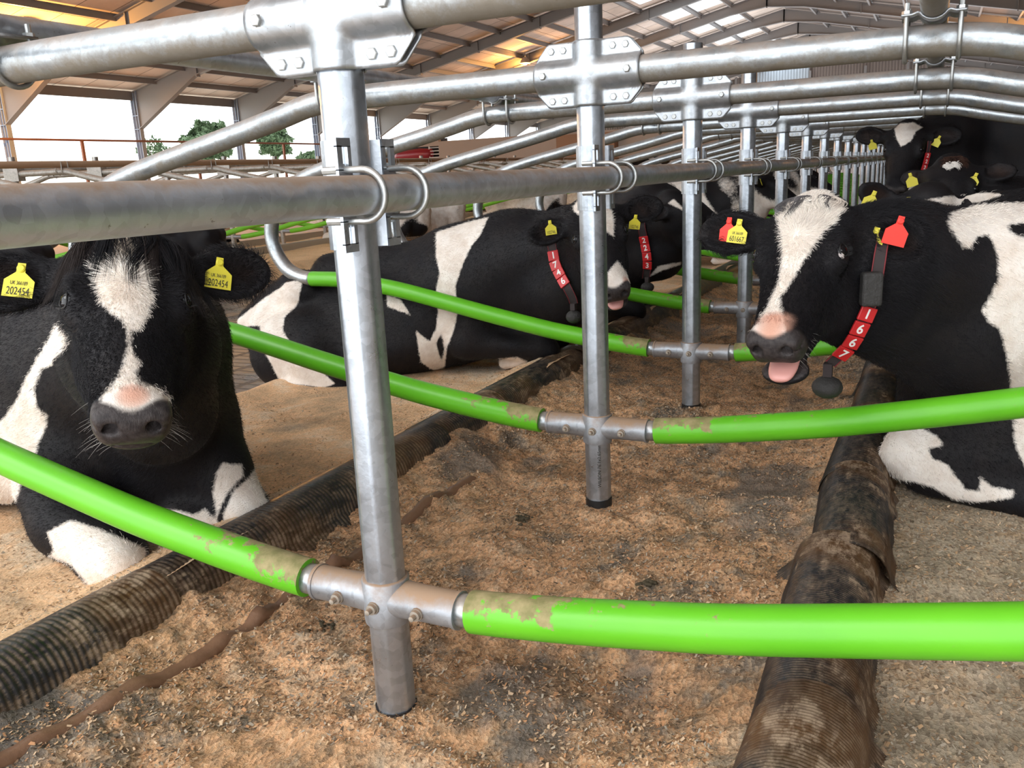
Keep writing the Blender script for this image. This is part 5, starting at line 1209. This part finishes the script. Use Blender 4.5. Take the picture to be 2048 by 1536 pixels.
# collars
def path(pts, n=5): return spline(pts, n)
bp = [(.768, 1.180, .840, .4, -.9, .1), (.766, 1.120, .795, .35, -.93, .1), (.762, 1.105, .741, .3, -.95, 0), (.757, 1.104, .684, .35, -.93, -.07), (.747, 1.102, .656, .44, -.9, -.06), (.738, 1.100, .630, .45, -.88, -.13), (.725, 1.101, .598, .40, -.9, -.2), (.711, 1.110, .566, .35, -.9, -.25), (.694, 1.118, .540, .3, -.9, -.3), (.676, 1.126, .519, .2, -.9, -.35), (.660, 1.130, .500, .1, -.9, -.4)]
A = np.array(bp); Q = spline(A[:, :3], 4); Nq = np.stack([np.interp(np.linspace(0, 1, len(Q)), np.linspace(0, 1, len(A)), A[:, 3 + d]) for d in range(3)], -1)
s0 = np.r_[0, np.cumsum(np.linalg.norm(np.diff(Q, axis=0), axis=1))]; st = float(np.interp(.640, Q[::-1, 2], s0[::-1]))
collar(built['b'][0], Q, Nq, '1667', st, .036, .84)
mb = MB(); c_ = V3((.752, 1.078, .705)); R = np.array([nrm((.93, .35, 0)), nrm(np.cross(nrm((.35, -.93, 0)), nrm((.93, .35, 0)))), nrm((.35, -.93, 0))]).T
mb.box(c_, (.050, .085, .034), R); o = mb.build('transponder_box', M['weight'], built['b'][0]); o.location = -V3(cows['b']['loc']); bv = o.modifiers.new('soft', 'BEVEL'); bv.width = .008; bv.segments = 3
neck_weight(built['b'][0], (.655, 1.130, .500), 1.0, .035)
cp = [(-.655, 2.365, .80, -.2, -.95, .1), (-.660, 2.355, .74, -.5, -.85, 0), (-.650, 2.350, .680, -.55, -.8, -.1), (-.632, 2.335, .617, -.55, -.8, 0), (-.596, 2.305, .572, -.5, -.82, 0), (-.560, 2.285, .526, -.44, -.85, -.2), (-.543, 2.300, .480, -.25, -.85, -.4), (-.540, 2.315, .45, -.1, -.8, -.5)]
A = np.array(cp); Q = spline(A[:, :3], 4); Nq = np.stack([np.interp(np.linspace(0, 1, len(Q)), np.linspace(0, 1, len(A)), A[:, 3 + d]) for d in range(3)], -1) * [-.4, 1, 1]
s0 = np.r_[0, np.cumsum(np.linalg.norm(np.diff(Q, axis=0), axis=1))]; st = float(np.interp(.655, Q[::-1, 2], s0[::-1]))
collar(built['c'][0], Q, Nq, '1746', st, .040, 1.0); neck_weight(built['c'][0], (-.535, 2.295, .45), .9, .03)
dp = [(-.61, 3.545, .74), (-.608, 3.535, .705), (-.605, 3.560, .646), (-.600, 3.580, .587), (-.590, 3.580, .53), (-.590, 3.590, .471), (-.606, 3.62, .414), (-.62, 3.65, .385)]
Q = spline(dp, 4); Nq = np.tile(V3((.1, -.98, -.1)), (len(Q), 1)); s0 = np.r_[0, np.cumsum(np.linalg.norm(np.diff(Q, axis=0), axis=1))]; st = float(np.interp(.620, Q[::-1, 2], s0[::-1]))
collar(built['d'][0], Q, Nq, '2243', st, .042, 1.05); neck_weight(built['d'][0], (-.60, 3.615, .40), 1.0, .03)
ep = [(.83, 4.752, 1.10), (.828, 4.748, 1.06), (.818, 4.752, .99), (.806, 4.752, .93)]
Q = spline(ep, 5); collar(built['e'][0], Q, np.tile(V3((.6, -.78, -.1)), (len(Q), 1)), '222', .085, .030, .75)

# ------------------------------------------------------------------ cows further back (shared meshes, generic coats)
def generic(label, seed, thr, scale, standing_=False, headup=True, turn=0.0, side=1):
    L = Loc((0, 0, 0), 0); hz = 1.18 if standing_ else .74
    O = V3((.62, turn * .35, hz if headup else hz - .25)); T = nrm((.80, turn * .5, -.60)); Sd = nrm((-turn * .5, 1, 0)); h = Head(O, T, Sd, .98)
    f = Field(axis([(.3, .95)], -1.85, 1.0, .014, .026), axis([(-.25, .25)], -.75, .75, .014, .024), axis([(.4, 1.0)], -.20, 1.55 if standing_ else 1.05, .014, .024))
    if standing_: standing(f, L); f.chain([(-.05, 0, 1.08), (.22, 0, 1.14), h.w(-.09, 0, -.15)], [.26, .20, .13], .1)
    else: lying_body(f, L, side, zt=.84); f.chain([(-.1, 0, .56), (.2, 0, .62), h.w(-.09, 0, -.15)], [.26, .21, .13], .1); f.chain([(.15, 0, .36), (.38, 0, .48), h.w(.02, 0, -.2)], [.18, .13, .06], .09)
    e = {s: (V3((-.25, s * .95, 0)), V3((.8, -s * .2, .3)), .16, .11) for s in (1, -1)}; e = {(1 if (h.S[1] > 0) == (s > 0) else -1): v for s, v in e.items()}
    sculpt_head(f, h, e)
    def wf(P, Nn, v): return np.maximum((noise3(P * [1, .6, 1], scale, seed) - thr) * .12, np.where(P[:, 2] < (.10 if not standing_ else .35), .02 * (seed % 2), -.1))
    root, P, F, Nn, at = finish('cow', f, (0, 0, 0), label, h, (), ears=None, whitefn=wf, group='cows further back in the shed')
    for s in (1, -1):
        d, up, Lr, wd = e[s]; b = h.w(-.13, s * .082, -.085) + nrm(d) * .11 + nrm(up) * .02; ear_tag(root, b + V3((0, 0, .02)), up, (0, 0, 1), '', '', sc=.9)
    return root
far = [
 # source variant, x, y, heading, label
 ('pied', -7.95, 10.65, 180, 'cow with cream and black rump lying in the second row behind the nearest posts'),
 ('cream', -7.95, 11.85, 178, 'cream-rumped cow lying in the second row, left of the ear of cow 1746'),
 ('pied', -7.95, 16.35, 184, 'black and cream cow lying in the second row just left of the second post'),
 ('dark', -7.95, 6.10, 180, 'mostly black cow lying in the second row above the right ear of cow 202454'),
 ('dark', -7.95, 3.85, 183, 'black cow lying in the second row behind the left ear of cow 202454'),
 ('dark', -9.95, 9.52, 0, 'black cow on the far side of the second row, red number on its collar'),
 ('dark', -9.95, 6.15, 4, 'black cow on the far side of the second row above the white forehead'),
 ('pied', -9.95, 14.1, -4, 'pied cow on the far side of the second row, well back'),
 ('dark', -9.95, 18.6, 0, 'dark cow furthest back on the far side of the second row'),
 ('cream', -7.95, 19.8, 180, 'pale cow lying far back in the second row'),
 ('dark', -1.10, 7.40, 3, 'dark cow lying in the left bed three stalls behind cow 2243'),
 ('dark', -1.15, 10.9, 3, 'dark cow lying furthest back in the left bed'),
 ('up', -5.2, 19.5, 75, 'standing pied cow walking away along the alley'),
 ('up', -4.4, 24.0, 100, 'standing cow at the far end of the alley'),
 ('dark', 1.25, 7.4, 180, 'dark cow lying in the right bed far behind the standing cow'),
]
src = dict(dark=generic('x', 11, .42, 1.9), pied=generic('x', 4, .02, 1.7), cream=generic('x', 8, -.28, 1.6, turn=.3), up=generic('x', 5, .0, 2.2, standing_=True))
used = set()
for v, x, y, a, lb in far:
    o = src[v] if v not in used else copy_tree(src[v]); used.add(v)
    z = .0 if v != 'up' else -.12
    o.location = (x, y, (.02 if abs(x) > 5 else .05) if v != 'up' else z); o.rotation_euler = (0, 0, math.radians(a)); o['label'] = lb

# dung pats and clods on the centre strip
cl = [(-.165, .93, .020), (.30, .66, .018), (-.33, .20, .018)]
for i, (x, y, r) in enumerate(cl):
    z0_ = float(h_center(np.array([x]), np.array([y]))[0]); rr = np.random.default_rng(i); f = Field(np.arange(x - .1, x + .1, .003), np.arange(y - .1, y + .1, .003), np.arange(z0_ - .03, z0_ + .05, .003)); z = float(h_center(np.array([x]), np.array([y]))[0])
    for j in range(34): q = rr.normal(size=3) * r * .9; f.ell((x + q[0], y + q[1], z + abs(q[2]) * .3), np.array([1, .8, .5]) * r * rr.uniform(.12, .42), None, .003)
    P, F = f.mesh(); tag(mesh_obj('dung_clod', P, F, M['clod'], origin=(x, y, z)), ['small dark dung clod behind the foot of the second post', 'small dark dung clod between the first post and the right kerb', 'small dark dung clod left of the nearest post'][i], 'clod', 'dark clods on the centre strip') if len(P) else None
